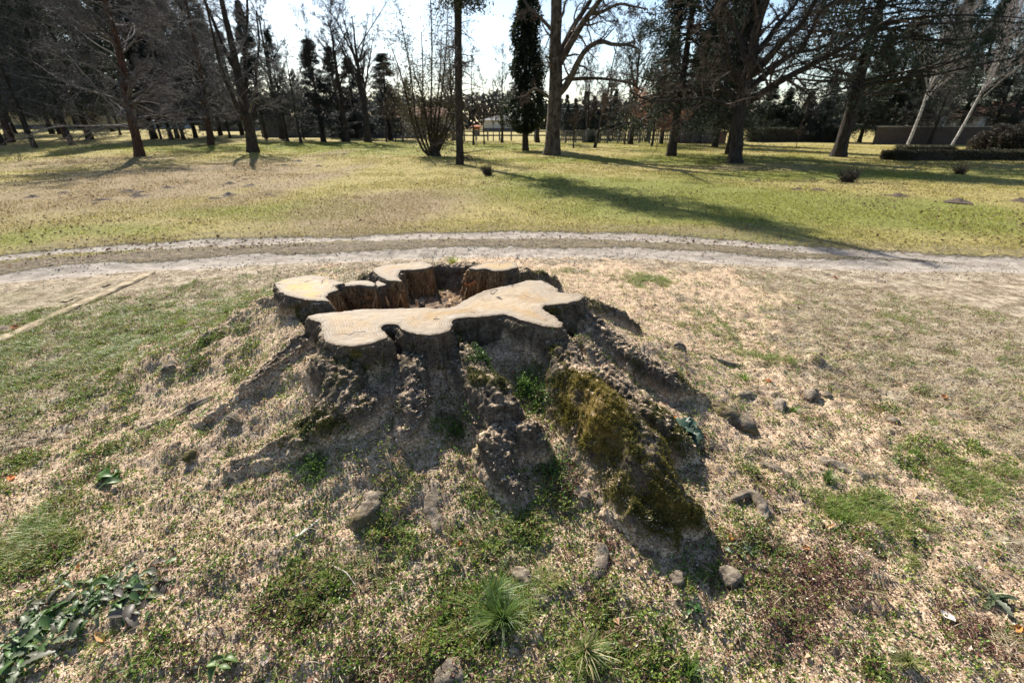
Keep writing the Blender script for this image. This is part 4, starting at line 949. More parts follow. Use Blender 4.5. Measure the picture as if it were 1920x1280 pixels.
for i, a in enumerate([
 (1035, 898, "orange oval leaf lying in front of the golden root", .04, .018, OR), (1370, 1008, "upright bright orange leaf below the curled grey root", .045, .022, OR),
 (1512, 1028, "small orange leaf between grass and red groundcover", .035, .016, OR), (20, 898, "curled orange leaf at the left border of the picture", .05, .03, (.6, .25, .1)),
 (145, 1065, "rusty orange leaf in the sawdust above the largest weed", .045, .015, OR), (188, 1195, "tan orange leaf touching the largest weed", .05, .02, (.6, .36, .16)),
 (862, 1022, "folded russet leaf among green chickweed in the middle", .03, .02, (.42, .18, .08)), (655, 1118, "dark red-brown leaf standing in the green mat", .05, .025, (.16, .06, .045)),
 (1905, 1178, "orange leaf at the right border", .04, .025, OR), (1285, 1150, "pale folded leaf near the small upright weed", .045, .02, PL),
 (1660, 975, "brown leaf stuck in the grass patch to the right", .035, .022, BR), (1690, 968, "light brown leaf next to the dark brown one in the grass patch", .035, .02, (.42, .30, .18)),
 (1555, 988, "thin orange-brown leaf lying in the grass patch", .04, .012, (.55, .33, .14)), (1440, 715, "orange leaf cluster beside the bright tuft", .05, .035, (.5, .2, .07)),
 (1770, 742, "rust coloured leaf on bare litter far to the right", .045, .03, (.42, .16, .06)), (1435, 928, "straw coloured sliver of leaf beside the curled grey root", .035, .01, (.6, .38, .2)),
 (240, 655, "large brown leaf in the green slope on the left", .07, .04, (.32, .14, .07)), (8, 620, "big pale curled leaf lying on the stone edging", .11, .07, (.6, .47, .36)),
 (30, 618, "big brown curled leaf lying on the stone edging", .09, .06, (.34, .18, .1)), (115, 702, "pale yellow leaf upright in the left slope", .045, .03, (.66, .52, .33)),
 (930, 662, "tan leaf at the lower rim of the shaded nook", .05, .02, (.55, .38, .24)), (962, 652, "rust leaf in the shaded nook under the saw cut", .05, .03, (.36, .14, .08)),
 (775, 640, "tan leaf caught in the notch of the sawn face", .045, .02, (.48, .28, .15)), (1265, 785, "small orange leaf on the mossy slope of the big root", .02, .012, OR),
 (1775, 1160, "bleached triangular leaf scrap near the long twig", .045, .025, (.75, .70, .64)), (1670, 1225, "round pale leaf scrap near the bottom edge", .028, .024, (.7, .63, .54)),
 (500, 1245, "grey oval leaf near the bottom edge on the left", .035, .025, (.42, .34, .30)), (395, 1090, "grey-brown shred of leaf in the lower weeds", .04, .012, (.34, .26, .2)),
 (930, 963, "silvery curled leaf scrap in the middle", .03, .012, (.66, .62, .56)), (720, 1225, "cream leaf fragment in weeds at the bottom", .05, .018, (.64, .52, .40)),
 (1750, 888, "broad tan leaf beside a clod on the right", .06, .035, (.52, .40, .28)), (1565, 520, "rusty leaf behind the track verge", .06, .04, (.4, .17, .08)),
]): dead_leaf(a[0], a[1], a[2], a[3], a[4], a[5], 900 + i, .15 if 620 < a[1] < 670 and 700 < a[0] < 1000 else 0)
# leaves and chips lying inside the hollow
for i, (u, v, L, W, c_, l) in enumerate([(590,340,.09,.045,(.42,.20,.10),"pointed rusty leaf leaning on the split wood"),(540,345,.08,.05,(.34,.15,.08),"rusty leaf flat against the saw cut"),(700,350,.06,.04,(.24,.11,.06),"dark leaf under the split wood"),
   (870,300,.09,.05,(.50,.40,.30),"curled tan leaf deep in the hollow"),(930,320,.10,.05,(.46,.36,.27),"largest tan leaf in the hollow floor"),(1010,300,.09,.05,(.42,.33,.25),"grey-tan leaf under the far rim"),(980,330,.07,.04,(.55,.45,.34),"pale leaf beside the largest tan leaf"),
   (1060,315,.08,.04,(.36,.28,.2),"brownish leaf at the end of the hollow"),(1150,262,.12,.06,(.40,.19,.10),"rust red leaf propped against the far wall"),(820,325,.07,.04,(.3,.23,.17),"dim leaf by the dark sawn tip"),(905,350,.05,.03,(.62,.52,.4),"cream leaf on the near rim of the hollow")]):
    p = P(500 + u / 3, 460 + v / 3, .46); p = p * (1 if 1 else 0)
    o = dead_leaf(500 + u / 3, 460 + v / 3, l, L, W, c_, 950 + i, .0, None, .8); o.location = (p[0], p[1] + .02, min(float(max(stump_h(p[:1], p[1:2] + .02)[0], .39)), .48) + .02)
# wood sliver and twigs
MGREY = bark_mat("weathered_wood", (.30, .26, .21), (.52, .48, .42), (40, 40, 40), .4, dist=.004)
def stick(name, path, r, label, cat, mat, seed=0, flatk=1.0):
    pts = catmull([G(px, py, dz) for px, py, dz in path], 5); pts[:, 2] = [float(gz(p[0], p[1])) for p in pts] ; 
    dzs = np.interp(np.linspace(0, 1, len(pts)), np.linspace(0, 1, len(path)), [q[2] for q in path]); pts[:, 2] += dzs + r
    k = len(pts); ns = 7; rr = r * (1 - .6 * np.linspace(0, 1, k)) * (1 + .15 * np.random.default_rng(seed).normal(size=k)); rr[0] *= .5; rr[-1] *= .3
    V, Fc = tubes(pts[None], rr[None], ns); o = mesh_np(name, V, Fc, mat, None, True); return tag(o, label, cat)
def tubes(Pp, Rr, ns):
    Mn, K = Rr.shape; t = unit(np.gradient(Pp, axis=1)); mt = unit(Pp[:, -1] - Pp[:, 0])
    ref = np.where(np.abs(mt[:, 2:3]) > .8, np.array([[1.0, .1, .05]]), np.array([[.05, .1, 1.0]]))[:, None]
    s1 = unit(np.cross(t, np.broadcast_to(ref, t.shape))); s2 = np.cross(t, s1); a = np.linspace(0, 2 * np.pi, ns, endpoint=False)
    V = Pp[:, :, None] + Rr[:, :, None, None] * (s1[:, :, None] * np.cos(a)[:, None] + s2[:, :, None] * np.sin(a)[:, None])
    I = (np.arange(Mn)[:, None, None] * K + np.arange(K - 1)[None, :, None]) * ns; j = np.arange(ns)[None, None]; j2 = (j + 1) % ns
    Fc = np.stack([I + j, I + ns + j, I + ns + j2, I + j2], -1).reshape(-1, 4)
    return V.reshape(-1, 3), Fc
MTWIG = bark_mat("twig_bark", (.13, .09, .06), (.30, .22, .15), (60, 60, 60), .4, dist=.003)
stick("twig", [(1618, 1112, .01), (1660, 1125, .045), (1725, 1165, .04), (1790, 1215, .03), (1850, 1268, .012)], .0035, "long thin brown twig bowed above the ground", "twig", MTWIG)
stick("twig", [(1040, 1120, .01), (1000, 1080, .03), (920, 1060, .02)], .0022, "fine dark stalk over the cracked root knobs", "twig", MTWIG, 2)
stick("twig", [(345, 1070, .005), (420, 1010, .01), (470, 985, .004)], .003, "dark stem lying in the sawdust on the left", "twig", MTWIG, 3)
stick("twig", [(460, 1150, .004), (520, 1125, .008), (590, 1115, .004)], .003, "short brown stem across the lower weeds", "twig", MTWIG, 4)
stick("twig", [(620, 1060, .004), (650, 1078, .012), (668, 1100, .004)], .004, "pale curved twig piece above the green mat", "twig", MGREY, 5)
p0, p1 = G(548, 1020), G(606, 976); v_ = p1 - p0; L_ = float(np.hypot(v_[0], v_[1])); az = math.atan2(v_[1], v_[0])
o = shard("wood_splinter", (0, 0, 0), L_, .009, .06, 0, MGREY, None, 3); o.location = (p0[0], p0[1], float(gz(p0[0], p0[1])) + .012); o.rotation_euler = (0, 0, az); tag(o, "pale flat wood splinter lying on the sawdust", "wood splinter")
# stone edging beside the track, flush with the grass
ne = N("edging_stone", .9, .2); a_ = ne.noise(9, 5, .7); b_ = ne.noise(60, 4, .7)
MEDGE = ne.fin(ne.mix(ne.rng(a_, .35, .65), (.20, .15, .09), (.40, .32, .21)), ne.bump(ne.math('ADD', a_, b_), .6, .01))
E0, E1 = P(-420, 830), P(285, 512); dv = (E1 - E0)[:2]; Ln = np.hypot(*dv); u_ = dv / Ln; w_ = np.array([-u_[1], u_[0]])
er = thing("stone_edging", "long low strip of tan edging stones beside a sunken bed", "edging", (E0[0], E0[1], 0))
nst = 9
for i in range(nst):
    a0, a1 = i / nst * Ln + .003, (i + 1) / nst * Ln - .003; V_ = []; kk = 14
    for j in range(kk):
        t = a0 + (a1 - a0) * j / (kk - 1)
        for (ww, zz) in [(-.05, -.08), (-.05, .008), (-.035, .020), (.035, .022), (.05, .008), (.05, -.08)]:
            q = u_ * t + w_ * (ww + .006 * math.sin(t * 9 + ww * 40)); zg = float(gbase(E0[0] + q[0], E0[1] + q[1])); V_.append([q[0], q[1], zg + zz + .004 * math.sin(t * 23 + ww * 60)])
    q4 = [[j * 6 + e, (j + 1) * 6 + e, (j + 1) * 6 + e + 1, j * 6 + e + 1] for j in range(kk - 1) for e in range(5)]
    mesh_np("edging_stone", V_, [np.array(q4), np.array([[5, 4, 3, 2, 1, 0]]), np.array([[(kk - 1) * 6 + e for e in range(6)]])], MEDGE, er, False)
bed = thing("paving_strip", "worn mossy stone slabs set in soil beyond the tan edging", "paving", (E0[0], E0[1], 0))
for i in range(6):
    a0, a1 = (.12 + i * .145) * Ln, (.12 + i * .145 + .11) * Ln; V_ = []
    for t in np.linspace(a0, a1, 8):
        for ww in np.linspace(.20, .38, 6):
            q = u_ * t + w_ * (ww + .015 * math.sin(t * 7 + i)); V_.append([q[0], q[1], float(gbase(E0[0] + q[0], E0[1] + q[1])) - .002 + .010 * math.sin(t * 13 + ww * 30 + i)])
    mesh_np("slab", V_, np.array([[a * 6 + b, (a + 1) * 6 + b, (a + 1) * 6 + b + 1, a * 6 + b + 1] for a in range(7) for b in range(5)]), MEDGE, bed, True)

# molehills and clods on the meadow
MSOIL = bark_mat("crumbly_soil", (.06, .045, .033), (.17, .13, .10), (9, 9, 9), 1.0, dist=.03)
def mole_mesh(seed):
    A, B = np.meshgrid(np.linspace(-1, 1, 21), np.linspace(-1, 1, 21)); r = np.hypot(A, B)
    Z = .30 * np.exp(-(r / .5) ** 2) * (1 + .7 * fbm(A * 3, B * 3, 0, seed, 4, .65)) - .04
    i = np.arange(441).reshape(21, 21)
    return mesh_np("molehill", np.stack([A, B, Z], -1).reshape(-1, 3), np.stack([i[:-1, :-1], i[:-1, 1:], i[1:, 1:], i[1:, :-1]], -1).reshape(-1, 4), MSOIL, None, True)
MOLE = [(240,360,.28,"larger of two side by side molehills in the brown left part of the lawn"),(258,368,.26,"molehill touching the right side of a larger one in the lawn"),(120,362,.24,"lone molehill nearest the left border of the lawn"),(312,353,.26,"flat molehill in the middle of the left lawn"),
 (350,342,.2,"small round molehill left of a matching pair"),(432,345,.24,"flat wide molehill below a dark round one"),(470,347,.22,"low molehill before the bright grass patch"),(458,336,.16,"darkest small round molehill on the left lawn"),(402,372,.22,"molehill just above the bright green patch"),(430,366,.28,"elongated molehill above the bright green patch"),
 (190,376,.26,"broken molehill in the dry strip on the left"),(180,381,.2,"small heap of soil stuck to the broken molehill"),(505,366,.18,"single clod left of the dry path"),(560,303,.3,"molehill on the lawn below the thin whitish tree"),(534,310,.26,"lone clod heap in the yellow lawn"),(598,312,.26,"molehill at the edge of the yellow lawn"),
 (610,297,.22,"small heap just above the molehill at the lawn edge"),(645,290,.26,"dark heap in front of the forked tree"),(1535,356,.3,"darkest molehill on the right lawn"),(1498,354,.2,"small molehill beside the darkest one on the right"),(1795,378,.3,"molehill in the long shade at the right"),(1912,378,.3,"molehill at the right border"),
 (1685,366,.26,"flat scatter of soil on the right lawn"),(1420,340,.22,"small heap below the broad dark tree"),(790,296,.3,"heap of soil left of the many-stemmed bush"),(948,300,.24,"low heap between the straight trunk and the ivy column"),(1010,300,.2,"clod at the foot of the pale plane tree"),(60,370,.24,"faint heap at the far left of the dry strip")]
m0 = None
for i, (px, py, r, l) in enumerate(MOLE):
    p = G(px, py)
    if i < 4: o = mole_mesh(60 + i * 7); protos = (protos + [o]) if i else [o]
    else: o = protos[i % 4].copy(); COL.objects.link(o)
    o.location = (p[0], p[1], float(gz(p[0], p[1]))); o.scale = (r * 1.1, r * .8, r * .8); o.rotation_euler = (0, 0, i * 1.3); tag(o, l, "molehill", "molehills on the lawn")
o = protos[0].copy(); COL.objects.link(o); p = G(1530, 668); o.location = (p[0], p[1], float(gz(p[0], p[1])) - .01); o.scale = (.13, .12, .2); tag(o, "brown mound of fresh earth on the litter beyond the root knobs", "molehill", "molehills on the lawn")

# ------------------------------------------------------------------ trees
def Q(px, py, Y):
    """point at distance Y ahead that lies on a pixel's sight line"""
    z = top_h(0, Y, py); zc = Y * cs - (z - CH) * sn
    return np.array([(px - 960) / F * zc, Y, z])
def grow(rg, Pp, Rr, Ln, spec):
    """next order of branches from an array of parent polylines"""
    Mn, K = Rr.shape; k = spec['k']; n = Mn * k
    t = rg.uniform(spec.get('t0', .25), spec.get('t1', 1.0), (Mn, k)).ravel(); pi_ = np.repeat(np.arange(Mn), k)
    q = t * (K - 1); i0 = np.minimum(q.astype(int), K - 2); f = (q - i0)[:, None]
    st = Pp[pi_, i0] * (1 - f) + Pp[pi_, i0 + 1] * f; tg = unit(Pp[pi_, i0 + 1] - Pp[pi_, i0]); r0 = Rr[pi_, i0] * (1 - f[:, 0]) + Rr[pi_, i0 + 1] * f[:, 0]
    pr = unit(np.cross(tg, rg.normal(size=(n, 3)))); a = np.radians(rg.normal(spec.get('ang', 45), spec.get('angv', 10), n))[:, None]
    d = unit(tg * np.cos(a) + pr * np.sin(a)); d[:, 2] += spec.get('rise', 0); d = unit(d)
    L = Ln[pi_] * spec['len'] * (1 - spec.get('fall', .5) * t) * rg.uniform(.6, 1.25, n)
    N_ = spec.get('n', 5); P2 = np.empty((n, N_, 3)); P2[:, 0] = st; c = st.copy()
    for j in range(1, N_):
        d = unit(d + rg.normal(0, spec.get('wan', .15), (n, 3)) + np.array([0, 0, spec.get('up', 0.0)])); c = c + d * (L / (N_ - 1))[:, None]; P2[:, j] = c
    r1 = np.minimum(r0 * spec.get('rr', .55), L * .05)
    R2 = np.maximum(r1[:, None] * (1 - np.linspace(0, 1, N_) * .8)[None], spec.get('rmin', .004))
    return P2, R2, L
def join(parts):
    V, Fc, o = [], [], 0
    for v, f in parts: V.append(v); Fc.append(f + o); o += len(v)
    return np.vstack(V), np.vstack(Fc)
MBK_DARK = bark_mat("dark_bark", (.020, .016, .013), (.068, .055, .044), (10, 10, 2.2), .9, dist=.05)
MBK_RED = bark_mat("reddish_bark", (.035, .021, .016), (.11, .062, .042), (10, 10, 2.2), .9, dist=.05)
MBK_PLANE = bark_mat("mottled_pale_bark", (.035, .027, .020), (.13, .105, .08), (3.5, 3.5, 2.0), .6, dist=.03)
MBK_BIRCH = bark_mat("white_birch_bark", (.16, .14, .12), (.62, .59, .56), (4, 4, 14), .4, dist=.01)
MTW_DARK = bark_mat("dark_twigs", (.035, .028, .024), (.085, .07, .06), (6, 6, 6), .3, dist=.01)
MTW_GREY = bark_mat("grey_twigs", (.065, .058, .055), (.18, .165, .155), (6, 6, 6), .3, dist=.01)
MTW_PALE = bark_mat("pale_birch_twigs", (.16, .135, .125), (.38, .345, .33), (6, 6, 6), .3, dist=.01)
MTW_BROWN = bark_mat("brown_twigs", (.055, .040, .031), (.14, .105, .08), (6, 6, 6), .3, dist=.01)
MNEEDLE = attr_mat("needles", .65, .22, .25)
MFOL = attr_mat("evergreen_leaves", .55, .3, .3)

def trunk_line(rg, H, r, bend=.015, flare=1.5, n=16, top=.12):
    t = np.linspace(0, 1, n) ** 1.25; wob = np.cumsum(rg.normal(0, bend, (n, 2)), 0) * H / n * 3 * (t[:, None] > .02)
    Pt = np.column_stack([wob, t * H]); Pt[0] = (0, 0, -.15)
    R_ = r * (1 - (1 - top) * t) * (1 + (flare - 1) * np.exp(-(t * H / .45)))
    return Pt, R_
def rough_trunk(Pt, R_, ns=14, seed=0, k=3):
    c = catmull([np.append(p, r) for p, r in zip(Pt, R_)], k); V, Fc = tubes(c[None, :, :3], c[None, :, 3], ns)
    cen = np.repeat(c[:, :3], ns, 0); d = unit(V - cen); rr = np.repeat(c[:, 3], ns)
    V = V + d * (rr * (.10 * vn(V[:, 0] * 9, V[:, 1] * 9, V[:, 2] * 1.5, seed) + .06 * vn(V[:, 0] * 25, V[:, 1] * 25, V[:, 2] * 4, seed + 1)))[:, None]
    return V, Fc

def bare_tree(name, seed, H, r, lv, label, mt=MBK_DARK, mtw=MTW_DARK, bend=.015, limbs=None, cat="tree", group=None, loc=(0, 0, 0), trunk=None, extra=None, tbl=None):
    """lv: branch levels; limbs: hand-placed main limbs [(points, r0, r1)] in local space"""
    rg = np.random.default_rng(seed); root = thing(name, label, cat, loc, 0, group)
    Pt, R_ = trunk if trunk is not None else trunk_line(rg, H, r, bend)
    parts = [rough_trunk(Pt, R_, 14, seed)]; sets = []
    K = 16; c = catmull([np.append(p, q) for p, q in zip(Pt, R_)], 4); ii = np.linspace(0, len(c) - 1, K).astype(int)
    PT, RT, LT = c[None, ii, :3], c[None, ii, 3], np.array([float(np.linalg.norm(c[-1, :3] - c[0, :3]))])
    LP, LR, LL = [], [], []
    for pts, r0, r1 in (limbs or []):
        cc = catmull(pts, 6); ii = np.linspace(0, len(cc) - 1, K); lp = np.stack([np.interp(ii, np.arange(len(cc)), cc[:, e]) for e in range(3)], 1)
        LP.append(lp); LR.append(np.linspace(r0, r1, K)); LL.append(float(np.sum(np.linalg.norm(np.diff(lp, axis=0), axis=1))))
    if LP:
        LP, LR, LL = np.array(LP), np.array(LR), np.array(LL); parts.append(tubes(LP, LR, 10))
    tw = []
    P1, R1, L1 = grow(rg, PT, RT, LT, lv[0])
    if limbs:
        s2 = dict(lv[0]); s2.update(k=lv[0].get('kl', 7), len=lv[0].get('ll', .5), t0=.2, fall=.3); a, b, c_ = grow(rg, LP, LR, LL, s2)
        P1, R1, L1 = np.concatenate([P1, a]), np.concatenate([R1, b]), np.concatenate([L1, c_])
    tw.append(tubes(P1, R1, 5)); cur = (P1, R1, L1)
    for sp in lv[1:]:
        cur = grow(rg, *cur, sp); tw.append(tubes(cur[0], cur[1], sp.get('ns', 3)))
    V, Fc = join(parts); mesh_np("trunk", V, Fc, mt, root, True)
    V, Fc = join(tw); mesh_np("crown", V, Fc, mtw, root, True)
    if extra: extra(rg, root, cur, P1)
    return root

def leaf_cloud(rg, root, ends, n, L, Wr, cols, jit, mat, name="foliage", down=.3):
    p = ends.reshape(-1, 3); i = rg.integers(0, len(p), n); c = p[i] + rg.normal(0, jit, (n, 3))
    d = unit(rg.normal(size=(n, 3)) * np.array([1, 1, .6]) - np.array([0, 0, down])); LL = rg.uniform(*L, n)
    V, Fc = leaf_quads(c, d, LL, LL * rg.uniform(*Wr, n), rg); cc = mixc(rg, n, cols, np.ones(len(cols)), .3)
    return mesh_np(name, V, Fc, mat, root, False, cols=rep(cc, 4))

def conifer(name, seed, H, r, label, cols, base=.18, width=.24, k=120, sub=7, nl=26000, L=(.10, .24), droop=-.10, mt=MBK_DARK, mtw=MTW_DARK, group=None, loc=(0, 0, 0), shape=1.0, dead=0, cat="conifer tree", twigs=True):
    rg = np.random.default_rng(seed); root = thing(name, label, cat, loc, 0, group)
    Pt, R_ = trunk_line(rg, H, r, .004, 1.5, 14, .06); V, Fc = rough_trunk(Pt, R_, 12, seed)
    mesh_np("trunk", V, Fc, mt, root, True)
    t = base + (1 - base) * np.sort(rg.random(k)) ** .9; a = rg.uniform(0, 2 * np.pi, k); Lb = H * width * ((1 - t) / (1 - base)) ** shape * rg.uniform(.65, 1.15, k) + .25
    st = np.stack([np.interp(t * H, Pt[:, 2], Pt[:, 0]), np.interp(t * H, Pt[:, 2], Pt[:, 1]), t * H], 1)
    d = np.stack([np.cos(a), np.sin(a), rg.normal(.05, .12, k)], 1); P1 = np.empty((k, 7, 3)); P1[:, 0] = st; c = st.copy()
    for j in range(1, 7):
        d = unit(d + rg.normal(0, .09, (k, 3)) + np.array([0, 0, droop if j < 4 else -droop * .7])); c = c + d * (Lb / 6)[:, None]; P1[:, j] = c
    R1 = np.maximum(Lb[:, None] * .013 * (1 - np.linspace(0, .85, 7)), .006)
    P2, R2, L2 = grow(rg, P1, R1, Lb, dict(k=sub, len=.42, ang=52, t0=.12, n=4, wan=.14, up=droop * .8, rmin=.005, fall=.6))
    tw = [tubes(P1, R1, 4), tubes(P2, R2, 3)]
    if dead:
        P3, R3, L3 = grow(rg, P2, R2, L2, dict(k=dead, len=.55, ang=45, t0=.1, n=4, wan=.22, up=-.12, rmin=.0045)); tw.append(tubes(P3, R3, 3))
    V, Fc = join(tw); cr = mesh_np("crown", V, Fc, mtw, root, True)
    if nl: leaf_cloud(rg, root, P2[:, 1:], nl, L, (.18, .42), cols, .09, MNEEDLE)
    return root

DK = [(.020, .034, .020), (.030, .046, .026), (.016, .026, .020), (.045, .055, .028)]
DB = [(.035, .050, .045), (.050, .066, .058), (.028, .040, .040)]
OLV = [(.05, .055, .02), (.075, .075, .025), (.035, .045, .018)]

def Bp(px, py, dz=0.0):
    p = P(px, py, 0.0); p[2] = float(gz(p[0], p[1], True)) - .03; return p
lv_far = [dict(k=16, t0=.22, len=.42, ang=42, angv=12, n=7, wan=.10, up=.10, rr=.5, fall=.55), dict(k=8, len=.45, ang=40, n=5, wan=.14, up=.05, ns=4), dict(k=7, len=.5, ang=38, n=4, wan=.16, up=.02, rmin=.007), dict(k=5, len=.55, ang=38, n=3, wan=.2, rmin=.006)]
lv_droop = [dict(k=46, t0=.13, len=.34, ang=72, angv=14, n=8, wan=.13, up=-.06, rr=.3, fall=.55), dict(k=8, len=.42, ang=42, n=5, wan=.16, up=-.05, ns=3, rmin=.006), dict(k=7, len=.5, ang=40, n=4, wan=.22, up=-.06, rmin=.005), dict(k=4, len=.5, ang=38, n=3, wan=.25, rmin=.0045)]
lv_up = [dict(k=22, t0=.22, len=.46, ang=42, angv=10, n=8, wan=.08, up=.07, rr=.5, fall=.45), dict(k=10, len=.42, ang=36, n=6, wan=.12, up=.04, ns=4), dict(k=8, len=.48, ang=38, n=4, wan=.17, up=.02, rmin=.008), dict(k=6, len=.55, ang=38, n=3, wan=.2, rmin=.007)]

# --- hero: pale plane tree
def local(pts, o, Y):
    return [Q(x, y, Y + dy) - o for x, y, dy in pts]
o = Bp(1035, 290); Y = o[1]
trk = local([(1034, 296, 0), (1036, 270, 0), (1037, 235, 0), (1040, 190, 0), (1043, 140, 0), (1041, 90, 0), (1043, 40, 0), (1044, -20, 0), (1048, -110, 0), (1060, -220, 0), (1062, -330, .5)], o, Y)
limbs = [(local([(1044, 178, 0), (1058, 165, -.2), (1072, 142, -.4), (1083, 118, -.6), (1100, 92, -.9), (1125, 78, -1.1), (1150, 84, -1.2), (1176, 84, -1.4), (1196, 92, -1.6)], o, Y), .20, .04),
 (local([(1044, 110, 0), (1060, 80, .3), (1078, 45, .6), (1105, 5, .9), (1118, -30, 1.1), (1140, -90, 1.3)], o, Y), .17, .06), (local([(1048, 120, 0), (1068, 85, -.3), (1095, 40, -.8), (1125, 0, -1.2), (1135, -30, -1.4), (1170, -100, -1.5)], o, Y), .19, .06),
 (local([(1060, 150, -.2), (1085, 148, -.4), (1115, 147, -.5), (1150, 150, -.7), (1185, 158, -.9), (1205, 172, -1.1)], o, Y), .10, .035),
 (local([(1110, 25, -.9), (1130, 22, -1.2), (1160, 8, -1.6), (1185, 12, -1.9), (1215, 18, -2.2)], o, Y), .09, .03), (local([(1038, 190, 0), (1015, 172, .3), (1000, 168, .5), (985, 180, .8), (960, 185, 1.0)], o, Y), .09, .03),
 (local([(1038, 60, 0), (1010, 30, .8), (985, 5, 1.2), (960, -50, 1.6)], o, Y), .09, .04), (local([(1042, -60, 0), (1005, -140, -1), (960, -240, -2)], o, Y), .10, .03), (local([(1050, -100, 0), (1110, -200, 1), (1180, -320, 2)], o, Y), .10, .03)]
lvp = [dict(k=14, kl=9, ll=.36, t0=.35, len=.16, ang=60, angv=18, n=7, wan=.28, up=-.02, rr=.4), dict(k=7, len=.5, ang=48, n=5, wan=.26, up=-.03, ns=4), dict(k=6, len=.5, ang=45, n=4, wan=.3, rmin=.006), dict(k=4, len=.5, ang=45, n=3, wan=.3, rmin=.005)]
bare_tree("plane_tree", 11, 14, .35, lvp, "tall pale-barked plane tree with crooked limbs arching out over the lawn", MBK_PLANE, MTW_BROWN, limbs=limbs, loc=o, trunk=(np.array(trk), np.array([.55, .43, .37, .35, .34, .30, .28, .27, .22, .14, .06])))
# --- hero: broad dark tree on the right
o = Bp(1378, 305); Y = o[1]
trk = local([(1377, 311, 0), (1379, 290, 0), (1382, 260, 0), (1386, 215, 0), (1393, 185, 0), (1400, 150, 0), (1410, 100, 0), (1420, 50, 0), (1440, -10, 0), (1460, -90, 0), (1480, -200, .3)], o, Y)
limbs = [(local([(1392, 195, 0), (1365, 172, .5), (1330, 150, 1), (1300, 142, 1.4), (1255, 138, 1.8), (1225, 165, 2.2)], o, Y), .12, .03), (local([(1384, 205, 0), (1360, 195, -.4), (1320, 185, -.8), (1270, 188, -1), (1215, 188, -1.2), (1180, 170, -1.3)], o, Y), .08, .025),
 (local([(1403, 130, 0), (1390, 80, .4), (1375, 50, .7), (1352, 0, 1), (1330, -60, 1.4)], o, Y), .13, .05), (local([(1398, 190, 0), (1425, 178, -.3), (1450, 160, -.6), (1490, 138, -1), (1540, 112, -1.4), (1590, 85, -1.8), (1640, 52, -2.2), (1680, 30, -2.6)], o, Y), .17, .03),
 (local([(1405, 165, 0), (1430, 145, .3), (1460, 118, .6), (1490, 100, .9), (1540, 90, 1.3), (1580, 60, 1.6)], o, Y), .14, .03), (local([(1410, 140, 0), (1440, 110, -.4), (1470, 75, -.8), (1500, 50, -1.1), (1530, 0, -1.5), (1560, -60, -1.9)], o, Y), .16, .05),
 (local([(1412, 105, 0), (1435, 80, .4), (1460, 45, .8), (1490, 10, 1.1), (1520, -50, 1.5)], o, Y), .14, .05), (local([(1500, 100, -.8), (1520, 60, -1), (1540, 20, -1.2), (1565, 0, -1.5), (1600, -60, -1.8)], o, Y), .09, .03),
 (local([(1390, 170, 0), (1372, 130, -.5), (1362, 90, -.9), (1345, 40, -1.3), (1320, 10, -1.6)], o, Y), .09, .03), (local([(1425, 40, 0), (1400, -30, .6), (1370, -120, 1.2)], o, Y), .12, .04)]
lvb = [dict(k=20, kl=11, ll=.42, t0=.4, len=.22, ang=50, angv=14, n=7, wan=.14, up=.02, rr=.4), dict(k=8, len=.48, ang=42, n=5, wan=.18, up=-.01, ns=4), dict(k=7, len=.5, ang=40, n=4, wan=.2, rmin=.006), dict(k=5, len=.5, ang=40, n=3, wan=.25, rmin=.005)]
bare_tree("bare_tree", 12, 12, .35, lvb, "massive dark spreading bare tree whose long limbs fan up and to the right", MBK_DARK, MTW_BROWN, limbs=limbs, loc=o, trunk=(np.array(trk), np.array([.38, .28, .25, .24, .25, .21, .18, .165, .13, .09, .04])))
# --- hero: left forked tree
o = Bp(475, 285); Y = o[1]
trk = local([(476, 290, 0), (472, 262, 0), (465, 225, 0), (456, 190, 0), (446, 140, 0), (436, 90, 0), (422, 30, 0), (405, -50, 0), (390, -140, 0)], o, Y)
limbs = [(local([(468, 232, 0), (452, 215, -.4), (435, 180, -.8), (415, 130, -1.2), (398, 60, -1.6), (385, 0, -2)], o, Y), .14, .04), (local([(466, 228, 0), (476, 212, .4), (482, 190, .7), (480, 140, 1), (486, 80, 1.4), (480, 20, 1.6)], o, Y), .12, .04),
 (local([(456, 190, 0), (462, 150, .5), (458, 100, .8), (464, 40, 1.2), (462, -30, 1.4)], o, Y), .14, .05), (local([(450, 150, 0), (420, 90, .6), (392, 20, 1), (360, -50, 1.4)], o, Y), .12, .04)]
bare_tree("bare_tree", 13, 12, .3, lv_droop[:0] + [dict(k=16, kl=12, ll=.34, t0=.3, len=.26, ang=55, angv=14, n=7, wan=.14, up=0, rr=.35)] + lv_droop[1:], "dark forked bare tree splitting low into several steep stems on the left lawn", MBK_DARK, MTW_GREY, limbs=limbs, loc=o, trunk=(np.array(trk), np.array([.38, .30, .27, .25, .21, .18, .14, .10, .04])))
